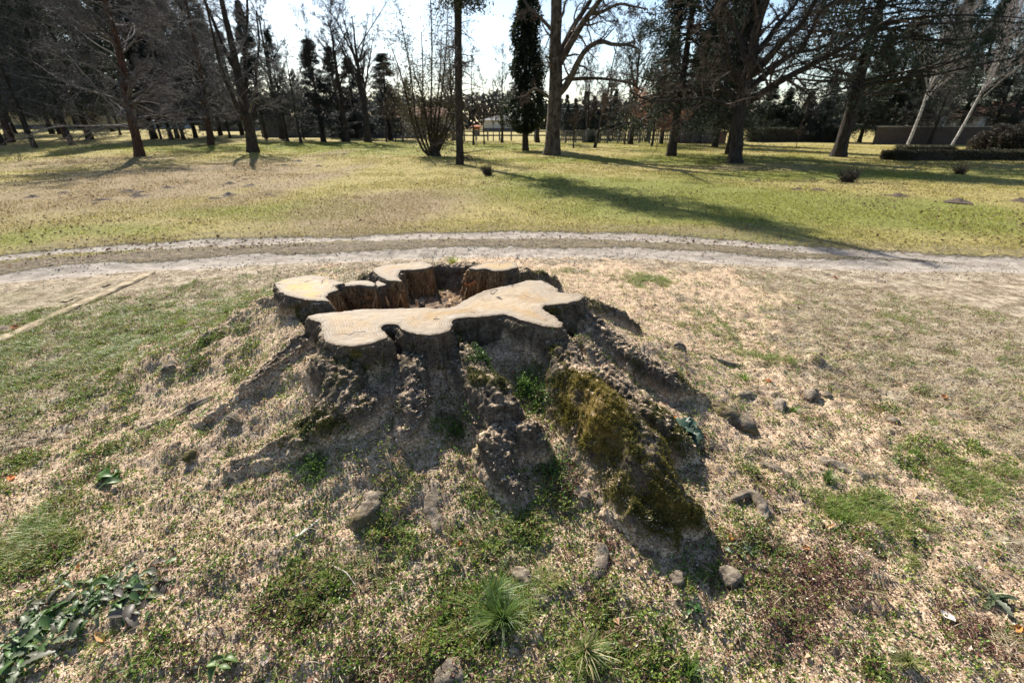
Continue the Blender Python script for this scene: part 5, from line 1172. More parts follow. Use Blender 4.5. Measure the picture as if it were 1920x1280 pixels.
# --- reddish leaning tree at the left
o = Bp(262, 295); Y = o[1]
trk = local([(263, 299, 0), (258, 270, 0), (246, 220, 0), (238, 180, 0), (228, 120, 0), (214, 60, 0), (196, 0, 0), (175, -80, 0), (160, -160, 0)], o, Y)
lv_r = [dict(k=80, t0=.20, len=.46, ang=66, angv=14, n=9, wan=.13, up=-.035, rr=.3, fall=.35), dict(k=11, len=.42, ang=38, n=5, wan=.2, up=-.04, ns=3, rmin=.006), dict(k=9, len=.5, ang=38, n=4, wan=.24, up=-.05, rmin=.005), dict(k=3, len=.5, ang=38, n=3, wan=.25, rmin=.0045)]
def rust(n):
    return lambda rg, root, cur, P1: leaf_cloud(rg, root, P1[:, 2:], n, (.05, .1), (.5, .8), [(.30, .12, .06), (.22, .09, .05)], .15, MFOL, "dead_leaf")
protoR = bare_tree("bare_tree", 14, 11, .2, lv_r, "leaning reddish-brown trunk with a wide curtain of fine grey twigs", MBK_RED, MTW_GREY, loc=o, trunk=(np.array(trk), np.array([.28, .21, .19, .18, .16, .13, .10, .06, .03])))
# --- straight dark trunk with thin dead side branches
o = Bp(862, 310); Y = o[1]
trk = local([(862, 314, 0), (862, 290, 0), (861, 240, 0), (860, 160, 0), (859, 80, 0), (858, 0, 0), (857, -100, 0), (856, -220, 0), (855, -360, 0), (852, -640, 0), (850, -1050, 0)], o, Y)
lv_s = [dict(k=90, t0=.10, t1=.95, len=.10, ang=82, angv=12, n=9, wan=.07, up=-.05, rr=.14, fall=.2), dict(k=7, len=.30, ang=55, n=5, wan=.2, up=-.06, ns=3, rmin=.0045), dict(k=4, len=.5, ang=45, n=4, wan=.2, up=-.1, rmin=.004)]
def fol_s(rg, root, cur, P1):
    e = P1[:, 2:].reshape(-1, 3); e = e[(e[:, 2] > 5.4)]; leaf_cloud(rg, root, e, 15000, (.06, .18), (.25, .5), DK + OLV, .22, MNEEDLE)
bare_tree("larch_tree", 15, 16, .19, lv_s, "single straight dark trunk with thin drooping side branches standing nearest the track", MBK_DARK, MTW_DARK, loc=o, trunk=(np.array(trk), np.array([.20, .165, .158, .15, .145, .14, .135, .13, .12, .07])), extra=fol_s)
# --- many-stemmed bush-like tree
o = Bp(817, 292); Y = o[1]
rg_ = np.random.default_rng(3); limbs = []
for bx_, mx, tx, ty in [(790, 772, 735, 90), (797, 780, 752, 40), (803, 790, 790, 60), (812, 808, 806, -40), (818, 822, 840, 20), (822, 838, 852, 110), (826, 848, 848, 210), (808, 800, 775, 130), (815, 815, 828, 70)]:
    dy = rg_.uniform(-.8, .8); limbs.append((local([(812 + (bx_ - 812) * .3, 292, 0), (bx_, 276, dy * .2), (mx, 225, dy * .6), ((mx + tx) / 2 + 3, (225 + ty) / 2, dy), (tx, ty, dy * 1.6)], o, Y), .075, .02))
def fol_b(rg, root, cur, P1):
    e = P1[:, 1:].reshape(-1, 3); e = e[(e[:, 2] < 7)]; leaf_cloud(rg, root, e, 17000, (.05, .13), (.3, .6), [(.085, .075, .03), (.055, .055, .02), (.12, .09, .045)], .22, MFOL)
bare_tree("multi_stem_tree", 16, 1.2, .2, [dict(k=2, kl=13, ll=.26, t0=.3, len=.5, ang=32, angv=10, n=6, wan=.12, up=.05, rr=.4), dict(k=6, len=.5, ang=36, n=5, wan=.16, ns=3, rmin=.005), dict(k=5, len=.5, ang=38, n=4, wan=.2, rmin=.0045)],
    "clump of many curved stems spreading from one foot with olive-brown foliage", MBK_DARK, MTW_BROWN, limbs=limbs, loc=o, extra=fol_b)
# --- ivy-clad column and its ivy ball
o = Bp(985, 281)
ht = top_h(0, o[1], -60)
def column_tree(name, label, o, H, rad, seed, cols, nl, L=(.10, .22), base=1.1, taper=.6, bulge=None, cat="tree", r=.2):
    rg = np.random.default_rng(seed); root = thing(name, label, cat, o); Pt, R_ = trunk_line(rg, H * .97, r, .003, 1.3, 12, .2)
    V, Fc = rough_trunk(Pt, R_, 12, seed); mesh_np("trunk", V, Fc, MBK_DARK, root, True)
    t = rg.random(nl); z = base + (H - base) * t; a = rg.uniform(0, 2 * np.pi, nl)
    prof = rad * np.minimum(1, (1 - t) * 3 + .15) * (1 - (1 - taper) * t) * np.minimum(1, t * 12 + .3)
    if bulge: prof = prof * (1 + bulge[0] * np.exp(-((z - bulge[1]) / bulge[2]) ** 2))
    rr = prof * (.85 + .75 * fbm(np.cos(a) * 1.8, np.sin(a) * 1.8, z * 1.1, seed, 4, .6)) * rg.random(nl) ** .4
    c = np.stack([rr * np.cos(a), rr * np.sin(a), z], 1); d = unit(np.stack([np.cos(a), np.sin(a), -.5 + 0 * a], 1) + rg.normal(0, .5, (nl, 3)))
    LL = rg.uniform(*L, nl); V, Fc = leaf_quads(c, d, LL, LL * rg.uniform(.4, .8, nl), rg)
    cc = mixc(rg, nl, cols, np.ones(len(cols)), .3)
    mesh_np("foliage", V, Fc, MFOL, root, False, cols=rep(cc, 4)); return root
column_tree("evergreen_tree", "tall narrow column of dark ivy-clad foliage just left of the plane tree", o, ht, 1.15, 17, DK + OLV[:1], 21000, bulge=(.35, 2.2, .9))
# --- small trees, each with its own spot
bare_tree("bare_tree", 21, 6.6, .10, lv_far, "thin-trunked small tree with a haze of whitish twigs left of the forked pair", MBK_DARK, MTW_GREY, loc=Bp(565, 270))
protoA = bare_tree("bare_tree", 22, 11, .30, lv_up, "tall vase-shaped bare tree, left one of two in front of the long grey wall", MBK_DARK, MTW_DARK, loc=Bp(650, 266), group="bare trees round the lawn")
h0 = top_h(0, Bp(650, 266)[1], 38); protoA.scale = (1.0, 1.0, h0 / 11)
G_B = "bare trees round the lawn"
protoB = bare_tree("bare_tree", 23, 11, .30, [dict(k=12, t0=.26, t1=.8, len=.62, ang=27, angv=6, n=9, wan=.06, up=.04, rr=.62, fall=.3)] + lv_up[1:], "tall bare tree whose trunk forks upright, right one of two before the grey wall", MBK_DARK, MTW_DARK, loc=Bp(690, 267), group=G_B)
protoB.scale = (.9, .9, top_h(0, Bp(690, 267)[1], 30) / 11)
protoC = bare_tree("bare_tree", 24, 7, .09, [dict(k=14, t0=.25, len=.38, ang=40, angv=12, n=7, wan=.14, up=.05, rr=.5, fall=.5)] + lv_far[1:], "small slanting bare tree midway between the plane tree and the copper beech", MBK_DARK, MTW_BROWN, loc=Bp(1115, 279), group=G_B)
protoC.rotation_euler = (0, math.radians(9), 0)
def put(src, px, py, topy, label, wx=1.0, rz=None, group=None, lean=0.0):
    b = Bp(px, py); mh = max(c.bound_box[6][2] for c in src.children if c.name.startswith("trunk"))
    sz = (top_h(0, b[1], topy) - b[2]) / mh; r = copy_thing(src, label, b, rz if rz is not None else (px * 1.7) % 6.28, (wx * sz, wx * sz, sz), group); r.rotation_euler[1] = lean
    return r
for px, py, ty, l, src, w in [
 (1182, 271, 70, "pale slender bare tree right of the leafless grey thicket, taller than its neighbours", protoB, .9), (1075, 279, 150, "thin sapling right beside the plane tree trunk", protoC, .8), (1171, 272, 120, "twin companion trunk left of the pale slender tree", protoC, .8),
 (888, 272, 105, "slim bare tree just right of the straight dark trunk", protoC, 1.0), (908, 272, 140, "slim bare tree between the straight trunk and the ivy column, with a whitish stem", protoC, .8), (942, 268, 120, "thin bare tree left of the ivy column", protoA, .7),
 (925, 265, 160, "faint bare sapling behind the thin one left of the ivy column", protoC, .7), (725, 267, 130, "little bare tree right of the forked pair before the grey wall", protoC, .9), (742, 266, 160, "small bare sapling in the row before the grey wall, next to the dark narrow spruce", protoC, .8),
 (756, 266, 120, "bare sapling left of the many-stemmed clump", protoC, .9), (606, 267, 60, "tall bare tree among dark spruces left of the vase-shaped one", protoA, .6), (530, 262, 20, "tall hazy bare tree behind the forked tree on the left", protoA, .9),
 (1492, 278, 205, "small pale bare sapling on the right lawn before the dark evergreens", protoC, .7), (1212, 266, 110, "bare tree behind the copper leaves", protoA, .7), (1008, 268, 60, "bare tree behind the ivy column and the plane tree", protoB, .8),
 (1100, 266, 110, "bare tree far behind the plane tree arm", protoA, .7), (1140, 265, 130, "bare tree in the distant row beyond the plank fence", protoA, .8), (850, 263, 90, "bare tree far behind the straight dark trunk", protoB, .8), (1230, 283, 215, "slender young trunk amid copper leaves", protoC, .6)]:
    put(src, px, py, ty, l, w, None, G_B)
for px, py, ty, l, w in [(20, 268, -60, "grey-twigged bare tree in the left stand behind the front trunks", 1.1), (395, 272, -60, "grey-twigged bare tree between the reddish leaning tree and the forked one", .9), (130, 262, -80, "grey-twigged bare tree right before the ochre building", 1.0)]:
    put(protoR, px, py, ty, l, w, px * .7, G_B)
# copper-leaved young beech
def fol_c(rg, root, cur, P1): leaf_cloud(rg, root, P1[:, 2:], 5200, (.05, .12), (.5, .8), [(.30, .12, .06), (.38, .17, .08), (.22, .09, .05)], .2, MFOL, "copper_leaves", .1)
bare_tree("beech_tree", 26, 3.1, .07, [dict(k=16, t0=.38, len=.75, ang=62, angv=10, n=6, wan=.12, up=0, rr=.5, fall=.3)] + [lv_far[1]], "young beech still holding coppery dead leaves left of the big conifer", MBK_DARK, MTW_BROWN, loc=Bp(1222, 274), extra=fol_c)
# --- conifers
spA = conifer("spruce_tree", 31, 13, .22, "dense dark spruce filling the view left of the broad dark tree", DK, base=.17, width=.30, k=230, sub=8, nl=52000, group="dark conifers round the park", loc=Bp(1258, 292))
spA.scale = (1, 1, 1.05)
G_C = "dark conifers round the park"
spB = conifer("spruce_tree", 32, 12, .18, "dark pointed spruce rising behind the grey wall between bare crowns", DB, base=.10, width=.20, k=170, sub=7, nl=30000, group=G_C, loc=Bp(732, 262)); spB.scale = (1.25, 1.25, top_h(0, Bp(732, 262)[1], 100) / 12)
spC = conifer("larch_tree", 33, 12, .16, "twiggy grey-brown conifer with drooping dead branches, nearest one left of the forked tree", DK, base=.15, width=.32, k=170, sub=8, nl=14000, dead=7, mtw=MTW_GREY, group=G_C, loc=Bp(345, 263), droop=-.05)
spD = conifer("cedar_tree", 34, 14, .30, "large dark cedar with tilted trunk and layered branches on the right", [(.020, .038, .024), (.035, .055, .032), (.05, .065, .045)], base=.20, width=.42, k=170, sub=10, nl=60000, droop=-.02, shape=.7, group=G_C, loc=Bp(1570, 296))
spD.rotation_euler = (0, math.radians(-1), 0); spD.scale = (.95, .95, 1.0)
put(spA, 1340, 276, -60, "tall dark conifer behind the broad dark tree", 1.0, .7, G_C); put(spA, 1362, 291, -40, "leaning dark conifer trunk half hidden by the broad dark tree", .7, 2.7, G_C)
put(spA, 1310, 268, -20, "conifer in the gap between the big spruce and the broad dark tree", .9, 3.3, G_C)
i = 0
for px, py, ty, src, w, l in [
 (5, 272, -420, spC, .62, "darkest trunk at the very left border, nearest of the left stand"), (66, 277, -480, spC, .5, "slim trunk second from the left border in the front of the left stand"), (135, 272, -430, spC, .55, "slim dark trunk in front of the ochre building, a bit taller than its neighbours"),
 (30, 256, -80, spA, .8, "thick trunk in shade near the left end of the ochre building"), (54, 256, -50, spA, .8, "dark trunk beside the thick one near the left end of the building"), (101, 257, -90, spA, .8, "straight dark trunk before the middle of the ochre building"),
 (115, 257, -60, spC, .9, "trunk paired with the straight one before the middle of the building"), (170, 263, -400, spA, .62, "stout flared trunk before the building, left of the reddish leaning tree"), (70, 246, -60, spA, .8, "forked trunk close to the building wall"),
 (214, 254, -40, spC, .9, "trunk just left of the reddish leaning tree"), (228, 258, -20, spC, .6, "thin pole-like trunk left of the reddish leaning tree"), (290, 262, -350, spA, .65, "thick trunk at the right end of the ochre building"),
 (303, 262, -20, spC, .6, "thin pole behind the thick trunk at the building's end"), (322, 263, -60, spB, .9, "dark trunk first in the shaded row right of the building"), (334, 261, -80, spA, .8, "broad dark trunk in the shaded row right of the building"),
 (368, 260, -60, spA, .8, "dark trunk in the middle of the shaded row right of the building"), (400, 264, -40, spC, .9, "bluish grey trunk in the shaded row right of the building"), (415, 257, -60, spB, .9, "dark trunk near the end of the shaded row left of the forked tree"),
 (432, 260, 10, spC, .7, "last slim trunk of the shaded row left of the forked tree"), (500, 262, 0, spA, .7, "dark spruce with heavy boughs just right of the forked tree"), (540, 266, 55, spC, .9, "shaggy grey-brown conifer between the forked tree and the whitish small tree"),
 (570, 262, 130, spC, 1.0, "low shaggy conifer behind the whitish small tree"), (607, 266, 75, spB, 1.7, "dark spruce directly behind the vase-shaped bare trees"), (670, 260, 110, spB, 1.7, "dark spruce between the two tall bare trees"), (640, 259, 90, spB, 1.5, "spire of a dark spruce left of the vase-shaped tree"),
 (770, 258, 150, spB, 1.0, "low dark spruce behind the many-stemmed clump"), (1060, 262, 178, spB, 1.2, "first small spire in the distant row right of the plane tree"), (1076, 262, 185, spB, 1.3, "second small spire in the distant row right of the plane tree"),
 (1094, 262, 172, spB, 1.3, "third spire in the distant row, taller than its left neighbour"), (1110, 262, 180, spB, 1.3, "fourth spire in the distant row"), (1126, 262, 176, spB, 1.4, "fifth spire in the distant row left of the pale slender tree"), (1148, 262, 168, spB, 1.4, "sixth and tallest spire in the distant row"),
 (1160, 263, 230, spA, 1.6, "round dark shrub-like evergreen beside the pale slender tree"), (1195, 262, 215, spA, 1.5, "dark evergreen behind the copper beech"), (1240, 270, 40, spA, .8, "dark conifer trunk right of the copper leaves, behind the big spruce"),
 (1290, 266, 60, spB, 1.2, "dark conifer behind the big spruce near the red wall"), (1430, 264, 150, spA, 1.2, "dark evergreen mass right of the broad dark tree"), (1460, 265, 165, spA, 1.4, "low rounded evergreen at the left end of the dark row on the right"),
 (1500, 266, 170, spA, 1.3, "dark olive evergreen behind the pale sapling"), (1535, 267, 130, spB, 1.5, "bluish evergreen left of the large cedar"), (1610, 268, 60, spA, 1.1, "dark evergreen trunk right of the large cedar"), (1650, 267, 30, spD, .9, "second cedar behind the large one"),
 (1680, 268, 90, spA, 1.3, "dark evergreen left of the first birch"), (1742, 272, -30, spC, .9, "black trunk with shaggy twigs between the two birches"), (1725, 266, -10, spA, .9, "tall dark conifer behind the first birch"), (1790, 267, -20, spA, 1.0, "tall dark conifer behind the second birch"),
 (1850, 268, 60, spC, 1.2, "shaggy brown conifer behind the ivy mound"), (1880, 267, -60, spA, 1.0, "dark conifer near the right border"), (1930, 268, -40, spA, 1.1, "dark conifer cut by the right border"), (1575, 266, 80, spB, 1.3, "evergreen spire behind the cedar trunk"),
 (-60, 262, -60, spA, 1.0, "dark conifer outside the left border reaching in"), (260, 248, -40, spA, 1.2, "dark conifer behind the reddish leaning tree"), (150, 250, -20, spB, 1.4, "dark conifer near the building behind the stout flared trunk"), (455, 256, 60, spB, 1.4, "dark conifer behind the forked tree")]:
    put(src, px, py, ty, l, w, (px * .37) % 6.28, G_C)
# --- birches and grey-twigged neighbours
def birch(px, py, topx, topy, label, seed, r):
    o = Bp(px, py); Y = o[1]; pts = [(px + (topx - px) * t + 4 * math.sin(t * 6), py + 3 + (topy - py) * t, 0) for t in np.linspace(0, 1, 9)]
    trk = local(pts, o, Y); rr = r * (1 - .85 * np.linspace(0, 1, 9)); 
    lv = [dict(k=30, t0=.22, len=.45, ang=28, angv=7, n=8, wan=.07, up=.05, rr=.5, fall=.4), dict(k=9, len=.45, ang=28, n=6, wan=.1, up=.0, ns=3, rmin=.006), dict(k=8, len=.5, ang=32, n=5, wan=.14, up=-.03, rmin=.005), dict(k=4, len=.5, ang=32, n=3, wan=.2, rmin=.0045)]
    return bare_tree("birch_tree", seed, 10, r, lv, label, MBK_BIRCH, MTW_PALE, loc=o, trunk=(np.array(trk), rr), cat="birch",
        limbs=[(np.array([trk[a] + (trk[min(a + j, 8)] - trk[a]) * .9 + np.array([dx * j * .12, dy * j * .12, j * .05]) for j in range(4)]), r * .5, r * .12) for a, dx, dy in [(2, 1.6, .5), (3, -1.3, -.8), (3, 2.2, -1), (4, 1.8, .7), (4, -1.4, .5)]])
birch(1699, 276, 1815, -60, "white-barked birch leaning right, left one of the pair", 41, .10); birch(1781, 276, 1955, -60, "slimmer white birch leaning to the right border, right one of the pair", 42, .085)
birch(1735, 268, 1790, 90, "low pale-twigged birch thicket stem behind the left birch", 43, .07)

# ------------------------------------------------------------------ hedge, ivy mound, little bushes
def leafy_box(name, label, cat, o, size, n, cols, seed, rz=0, L=(.04, .08), core=(.03, .035, .02)):
    rgn = np.random.default_rng(seed); root = thing(name, label, cat, o, rz); sx_, sy_, sz_ = size
    p = rgn.uniform(-1, 1, (n, 3)); ax = rgn.integers(0, 3, n); sg = np.sign(rgn.uniform(-1, 1, n)); p[np.arange(n), ax] = sg * rgn.uniform(.86, 1.0, n); p[:, 2] = (p[:, 2] + 1) / 2 * (ax != 2) + (ax == 2) * rgn.uniform(.88, 1.0, n)
    c = p * np.array([sx_ / 2, sy_ / 2, sz_]); c += .05 * np.stack([fbm(c[:, 0] * 2, c[:, 1] * 2, c[:, 2] * 2, seed + e, 3) for e in range(3)], 1)
    LL = rgn.uniform(*L, n); V, Fc = leaf_quads(c, unit(rgn.normal(size=(n, 3))), LL, LL * rgn.uniform(.4, .7, n), rgn)
    mesh_np("foliage", V, Fc, MFOL, root, False, cols=rep(mixc(rgn, n, cols, np.ones(len(cols)), .3), 4))
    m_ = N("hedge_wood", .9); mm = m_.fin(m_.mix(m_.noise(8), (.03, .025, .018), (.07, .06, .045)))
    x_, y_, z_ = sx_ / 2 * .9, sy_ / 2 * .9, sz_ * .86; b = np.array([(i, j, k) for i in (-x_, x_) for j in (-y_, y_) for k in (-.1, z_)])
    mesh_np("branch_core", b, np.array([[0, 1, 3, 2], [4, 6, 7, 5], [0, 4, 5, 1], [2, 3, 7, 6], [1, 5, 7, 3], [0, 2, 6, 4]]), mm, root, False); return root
a_, b_ = P(1678, 303), P(2150, 308)
leafy_box("clipped_hedge", "low clipped dark hedge along the right edge of the lawn", "hedge", ((a_[0] + b_[0]) / 2, a_[1] + .5, 0), (b_[0] - a_[0], 1.0, .42), 42000, [(.045, .045, .022), (.065, .06, .032), (.09, .075, .045)], 51)
a_, b_ = P(1690, 288), P(1762, 286); leafy_box("clipped_hedge", "shorter far arm of hedge behind the long one", "hedge", ((a_[0] + b_[0]) / 2, a_[1] + .3, 0), (b_[0] - a_[0], .8, .40), 6000, [(.045, .045, .022), (.065, .06, .032)], 52)
a_, b_ = P(1405, 267), P(1625, 269); leafy_box("clipped_hedge", "dark hedge under the evergreens beyond the right lawn", "hedge", ((a_[0] + b_[0]) / 2, a_[1] + .6, 0), (b_[0] - a_[0], 1.2, 1.15), 16000, [(.03, .035, .018), (.05, .05, .025)], 53, L=(.07, .14))
def mound(px, py, label, w_, h_, n, seed, cols):
    rgn = np.random.default_rng(seed); o = Bp(px, py); root = thing("ivy_mound", label, "shrub", o); d = unit(rgn.normal(size=(n, 3))); d[:, 2] = np.abs(d[:, 2])
    r = (1 + .35 * fbm(d[:, 0] * 2, d[:, 1] * 2, d[:, 2] * 2, seed, 3)) * rgn.random(n) ** .2; c = d * r[:, None] * np.array([w_ / 2, w_ / 2, h_]); LL = rgn.uniform(.06, .13, n)
    V, Fc = leaf_quads(c, unit(rgn.normal(size=(n, 3))), LL, LL * .7, rgn); mesh_np("foliage", V, Fc, MFOL, root, False, cols=rep(mixc(rgn, n, cols, np.ones(len(cols)), .3), 4)); return root
mound(1873, 287, "rounded heap of dark brown creeper standing behind the hedge near the right border", 2.6, 1.45, 14000, 54, [(.04, .032, .025), (.06, .045, .035), (.03, .035, .02)])
mound(1107, 268, "small dark conical shrub before the plank fence", 1.3, 1.0, 3000, 55, DK)
def bushlet(px, py, label, h, n, seed, cols):
    rgn = np.random.default_rng(seed); o = Bp(px, py); root = thing("small_bush", label, "bush", o)
    st = np.zeros((n, 3)); st[:, :2] = rgn.normal(0, h * .12, (n, 2)); d = unit(rgn.normal(size=(n, 3)) * np.array([.45, .45, .1]) + np.array([0, 0, 1.0])); Pp = st[:, None] + d[:, None] * (np.linspace(0, 1, 5)[None, :, None] * rgn.uniform(.4, 1.1, n)[:, None, None] * h) + np.cumsum(rgn.normal(0, h * .02, (n, 5, 3)), 1)
    V, Fc = tubes(Pp, np.full((n, 5), .005), 3); mesh_np("stem", V, Fc, MTW_DARK, root, True); leaf_cloud(rgn, root, Pp[:, 1:4], n * 9, (.02, .05), (.3, .6), cols, .02, MFOL)
    return root
bushlet(915, 330, "spiky dark little bush on the lawn right of the straight trunk", .36, 130, 61, [(.07, .06, .04), (.04, .04, .02)])
bushlet(1588, 344, "dark twiggy bush on the right lawn below the cedar", .50, 150, 62, [(.05, .05, .025), (.08, .06, .04)])
bushlet(1799, 326, "dark little bush in front of the clipped hedge", .42, 120, 63, [(.05, .05, .025), (.09, .06, .045)])

# ------------------------------------------------------------------ walls, fences and buildings round the park
def box(name, x0, x1, y0, y1, z0, z1, mat, parent=None):
    b = np.array([(i, j, k) for i in (x0, x1) for j in (y0, y1) for k in (z0, z1)], float)
    return mesh_np(name, b, np.array([[0, 1, 3, 2], [4, 6, 7, 5], [0, 4, 5, 1], [2, 3, 7, 6], [1, 5, 7, 3], [0, 2, 6, 4]]), mat, parent, False)
def plaster(name, c0, c1, sc=1.5, b=.3):
    n = N(name, .9, .2); a = n.noise(sc, 5, .65); f = n.noise(sc * 14, 3, .7); return n.fin(n.mix(n.rng(a, .3, .7), c0, c1), n.bump(f, b, .02))
def brick(name, c0, c1, mortar, sc=4.0):
    n = N(name, .92, .15); t = n.t.nodes.new('ShaderNodeTexBrick'); t.inputs['Scale'].default_value = sc
    v = n.t.nodes.new('ShaderNodeMapping'); v.inputs['Rotation'].default_value = (math.pi / 2, 0, 0); n.t.links.new(n.co.outputs['Object'], v.inputs[0]); n.t.links.new(v.outputs[0], t.inputs['Vector'])
    for i_, c in ((1, c0), (2, c1), (3, mortar)): t.inputs[i_].default_value = tuple(c) + (1,)
    return n.fin(n.mix(n.math('MULTIPLY', n.noise(1.2, 5, .7), .6), t.outputs[0], c0), n.bump(t.outputs[1], .4, .02))
def wall(name, label, px0, py0, px1, py1, h, th, mat, matc, cat="wall", z=None):
    a, b = P(px0, py0), P(px1, py1); L = float(np.hypot(*(b - a)[:2])); az = math.atan2(b[1] - a[1], b[0] - a[0])
    zb = min(float(gz(a[0], a[1])), float(gz(b[0], b[1]))) - .2
    root = thing(name, label, cat, (a[0], a[1], zb), az); box("wall_body", 0, L, 0, th, 0, h + .2, mat, root); box("coping", -.03, L + .03, -.04, th + .04, h + .203, h + .28, matc, root); return root
M_GW = plaster("grey_wall_render", (.10, .10, .11), (.19, .18, .18)); M_CP = plaster("coping_stone", (.25, .22, .19), (.40, .36, .31))
M_BR = brick("old_brick", (.07, .05, .04), (.11, .08, .065), (.10, .085, .07)); M_RB = brick("red_brick", (.24, .09, .06), (.30, .13, .09), (.25, .2, .16))
wall("grey_wall", "long shaded grey wall behind the trunks left of the many-stemmed clump", 492, 258.5, 800, 258.5, 2.0, .3, M_GW, M_CP)
wall("brick_wall", "old weathered brick wall behind the birches on the right", 1640, 271, 2300, 273, 1.25, .35, M_BR, M_CP)
wall("brick_wall", "low reddish brick wall under the big dark spruce", 1262, 268, 1360, 268, .85, .3, M_RB, M_CP)
# plank fence in the middle
nfw = N("fence_wood", .9, .15); a_ = nfw.noise(2, 5, .7, nfw.scale((8, 8, 1))); MFEN = nfw.fin(nfw.mix(nfw.rng(a_, .35, .65), (.09, .085, .08), (.20, .19, .18)), nfw.bump(a_, .4, .01))
a, b = P(1040, 268.5), P(1345, 269.5); fr = thing("post_fence", "grey post and rail fence with netting across the middle of the park", "fence", (a[0], a[1], 0))
L = float(b[0] - a[0]); n_p = 15
for i in range(n_p + 1):
    x_ = L * i / n_p; box("post", x_ - .06, x_ + .06, -.06, .06, -.1, 1.02 + .03 * math.sin(i * 4.7), MFEN, fr)
for zz in (.25, .55, .88): box("rail", 0, L, .062, .10, zz, zz + .09, MFEN, fr)
slat = []; ff_ = []
for i in range(int(L / .16)):
    x_ = i * .16 + .02; k_ = len(slat); hh = .92 + .04 * math.sin(i * 3.1); slat += [(x_, .103, .08), (x_ + .09, .103, .08), (x_ + .09, .103, hh), (x_, .103, hh), (x_, .125, .08), (x_ + .09, .125, .08), (x_ + .09, .125, hh), (x_, .125, hh)]
    ff_ += [[k_, k_ + 1, k_ + 2, k_ + 3], [k_ + 5, k_ + 4, k_ + 7, k_ + 6], [k_ + 1, k_ + 5, k_ + 6, k_ + 2], [k_ + 4, k_, k_ + 3, k_ + 7], [k_ + 3, k_ + 2, k_ + 6, k_ + 7]]
mesh_np("palings", slat, np.array(ff_), MFEN, fr, False)
a, b = P(805, 264), P(1030, 267); fr = thing("rail_fence", "low wooden rail fence behind the slim bare trees in the middle", "fence", (a[0], a[1], 0)); L = float(b[0] - a[0])
for i in range(11): box("post", L * i / 10 - .07, L * i / 10 + .07, -.07, .07, -.1, .95, MFEN, fr)
for zz in (.4, .75): box("rail", 0, L, .072, .12, zz, zz + .12, MFEN, fr)

# buildings
M_OC = plaster("ochre_plaster", (.55, .40, .19), (.68, .52, .28)); M_PL = plaster("pale_plaster", (.50, .46, .40), (.62, .58, .52)); M_WD = plaster("white_paint", (.7, .7, .7), (.78, .78, .77)); M_TILE = brick("roof_tiles", (.20, .10, .07), (.28, .15, .10), (.12, .07, .05), 3)
M_DTILE = brick("dark_roof_tiles", (.07, .045, .035), (.10, .06, .045), (.05, .035, .03), 3); M_BASE = plaster("dark_plinth", (.09, .08, .07), (.14, .12, .11)); M_BLUE = plaster("pale_blue_sheet", (.45, .55, .66), (.55, .64, .73)); M_OR = plaster("orange_panel", (.26, .09, .035), (.30, .11, .04))
ng = N("window_glass", .08, .6); MGL = ng.fin((.03, .035, .04))
def house(name, label, px0, px1, py, Yd, h, depth, mw, mr, wins, roof=1.4, z0=0.0, plinth=True, az=0.0, gable=False):
    x0, x1 = [(p - 960) / F * (Yd * cs + (CH - z0) * sn) for p in (px0, px1)]; L = x1 - x0
    root = thing(name, label, "building", (x0, Yd, z0 - .3), az); zf = .3; box("wall", 0, L, 0, depth, 0, h + zf, mw, root)
    if plinth: box("plinth", -.02, L + .02, -.06, -.003, 0, .5 + zf, M_BASE, root)
    rv = [(-.5, -.6, h + zf + .003), (L + .5, -.6, h + zf + .003), (L + .5, depth + .6, h + zf + .003), (-.5, depth + .6, h + zf + .003), (-.5 if gable else depth * .3, depth / 2, h + zf + roof), (L + .5 if gable else L - depth * .3, depth / 2, h + zf + roof)]
    mesh_np("roof", rv, [np.array([[0, 1, 5, 4], [2, 3, 4, 5], [3, 2, 1, 0]]), np.array([[0, 4, 3], [1, 2, 5]])], mr, root, False)
    for wx_, wz, ww, wh in wins:
        wf = box("window", wx_ - ww / 2, wx_ + ww / 2, -.05, -.004, wz + zf, wz + wh + zf, M_WD, root); box("pane", wx_ - ww / 2 + .08, wx_ + ww / 2 - .08, -.062, -.052, wz + zf + .08, wz + wh + zf - .08, MGL, wf)
        box("sill", wx_ - ww / 2 - .06, wx_ + ww / 2 + .06, -.14, -.053, wz + zf - .09, wz + zf - .003, M_CP, wf)
    return root
bz = float(gz(-70, 80)); house("ochre_building", "long low ochre building with small windows glimpsed through the trunks on the left", -260, 279, 240, 80, 3.7, 9, M_OC, M_DTILE, [(t, 1.35, 1.1, 1.0) for t in (5, 9.5, 14, 18.5, 23, 27.5, 32, 36.5, 41, 45.5)], z0=bz)
house("far_house", "pale house with brown roof showing over the grey wall", 745, 850, 250, 95, 2.4, 9, M_PL, M_TILE, [(3, 1, .9, 1.1), (8, 1, .9, 1.1)], 1.8)
house("far_house", "wide pale house beyond the brick wall between the birches", 1752, 1850, 250, 62, 2.0, 7, M_PL, M_TILE, [(2.4, .9, .8, 1.0), (6.2, .9, .8, 1.0)], 1.2)
house("far_house", "house with sunlit orange roof edge behind the ivy mound", 1860, 1990, 250, 70, 2.7, 7, M_PL, M_TILE, [(2.5, 1.2, .8, 1.0)], 1.6)
house("far_house", "low white building seen between bare saplings in the middle", 905, 1000, 250, 100, 1.9, 9, M_PL, M_GW, [(4, .8, 1.2, .7), (8, .8, 1.2, .7)], .9)
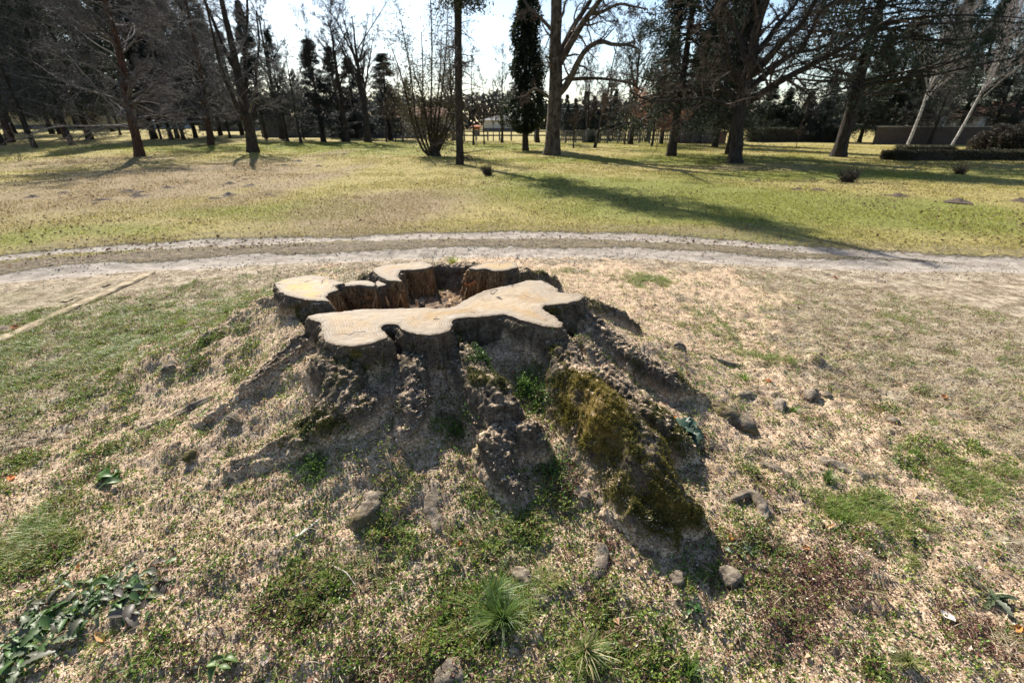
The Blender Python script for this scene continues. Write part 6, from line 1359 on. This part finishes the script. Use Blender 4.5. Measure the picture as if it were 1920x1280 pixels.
house("shed", "pale blue shed roofed low beyond the trunks right of the ochre building", 287, 335, 250, 78, 1.5, 4, M_BLUE, M_BLUE, [(1.2, .5, .8, .6)], .5, z0=.25)
house("shed", "dark slate-roofed outbuilding left of the long grey wall", 375, 470, 250, 74, 1.5, 5, M_GW, M_GW, [(2, .6, .8, .6)], .9, z0=.1)
house("kiosk", "small orange kiosk beyond the rail fence", 889, 899, 252, 62, 1.1, 1, M_OR, M_OR, [(.35, .5, .35, .3)], .2)
# gate pillars of the right wall
for i, (px, l) in enumerate([(1770, "left pale gate pillar above the brick wall"), (1845, "right pale gate pillar above the brick wall")]):
    a = P(px, 270); g_ = thing("gate_pillar", l, "pillar", (a[0], a[1] + 1.2, -.1)); box("shaft", -.28, .28, -.28, .28, 0, 1.95, M_PL, g_); box("cap", -.36, .36, -.36, .36, 1.953, 2.1, M_CP, g_)
# overhead lines far off
for i, (z_, l) in enumerate([(3.9, "upper thin cable strung in front of the distant spires"), (3.1, "lower thin cable strung in front of the distant spires")]):
    xx = np.linspace(-2, 16, 20); Pp = np.stack([xx, np.full(20, 56.0), z_ + .004 * (xx - 7) ** 2 - .2], 1); V, Fc = tubes(Pp[None], np.full((1, 20), .018), 5); tag(mesh_np("overhead_cable", V, Fc, M_WD, None, True), l, "cable")
# far wood closing the horizon
rgf = np.random.default_rng(8); nW = 60000; xw = rgf.uniform(-190, 190, nW); yw = 118 + 8 * rgf.random(nW) + .0006 * xw ** 2
hh = 5.0 + 2.6 * fbm(xw * .06, 0 * xw, 0, 14, 4, .6) + 1.6 * np.abs(vn(xw * .35, 0 * xw, 0, 15)); zw = -.5 + (hh + .5) * rgf.random(nW) ** .8
LL = rgf.uniform(.5, 1.2, nW); V, Fc = leaf_quads(np.stack([xw, yw, zw + .9 * sst(-4, -60, xw)], 1), unit(rgf.normal(size=(nW, 3))), LL, LL * .8, rgf)
tag(mesh_np("far_wood", V, Fc, MFOL, None, False, cols=rep(mixc(rgf, nW, [(.05, .055, .05), (.075, .07, .06), (.04, .05, .045)], [1, 1, 1], .2), 4)), kind="stuff")
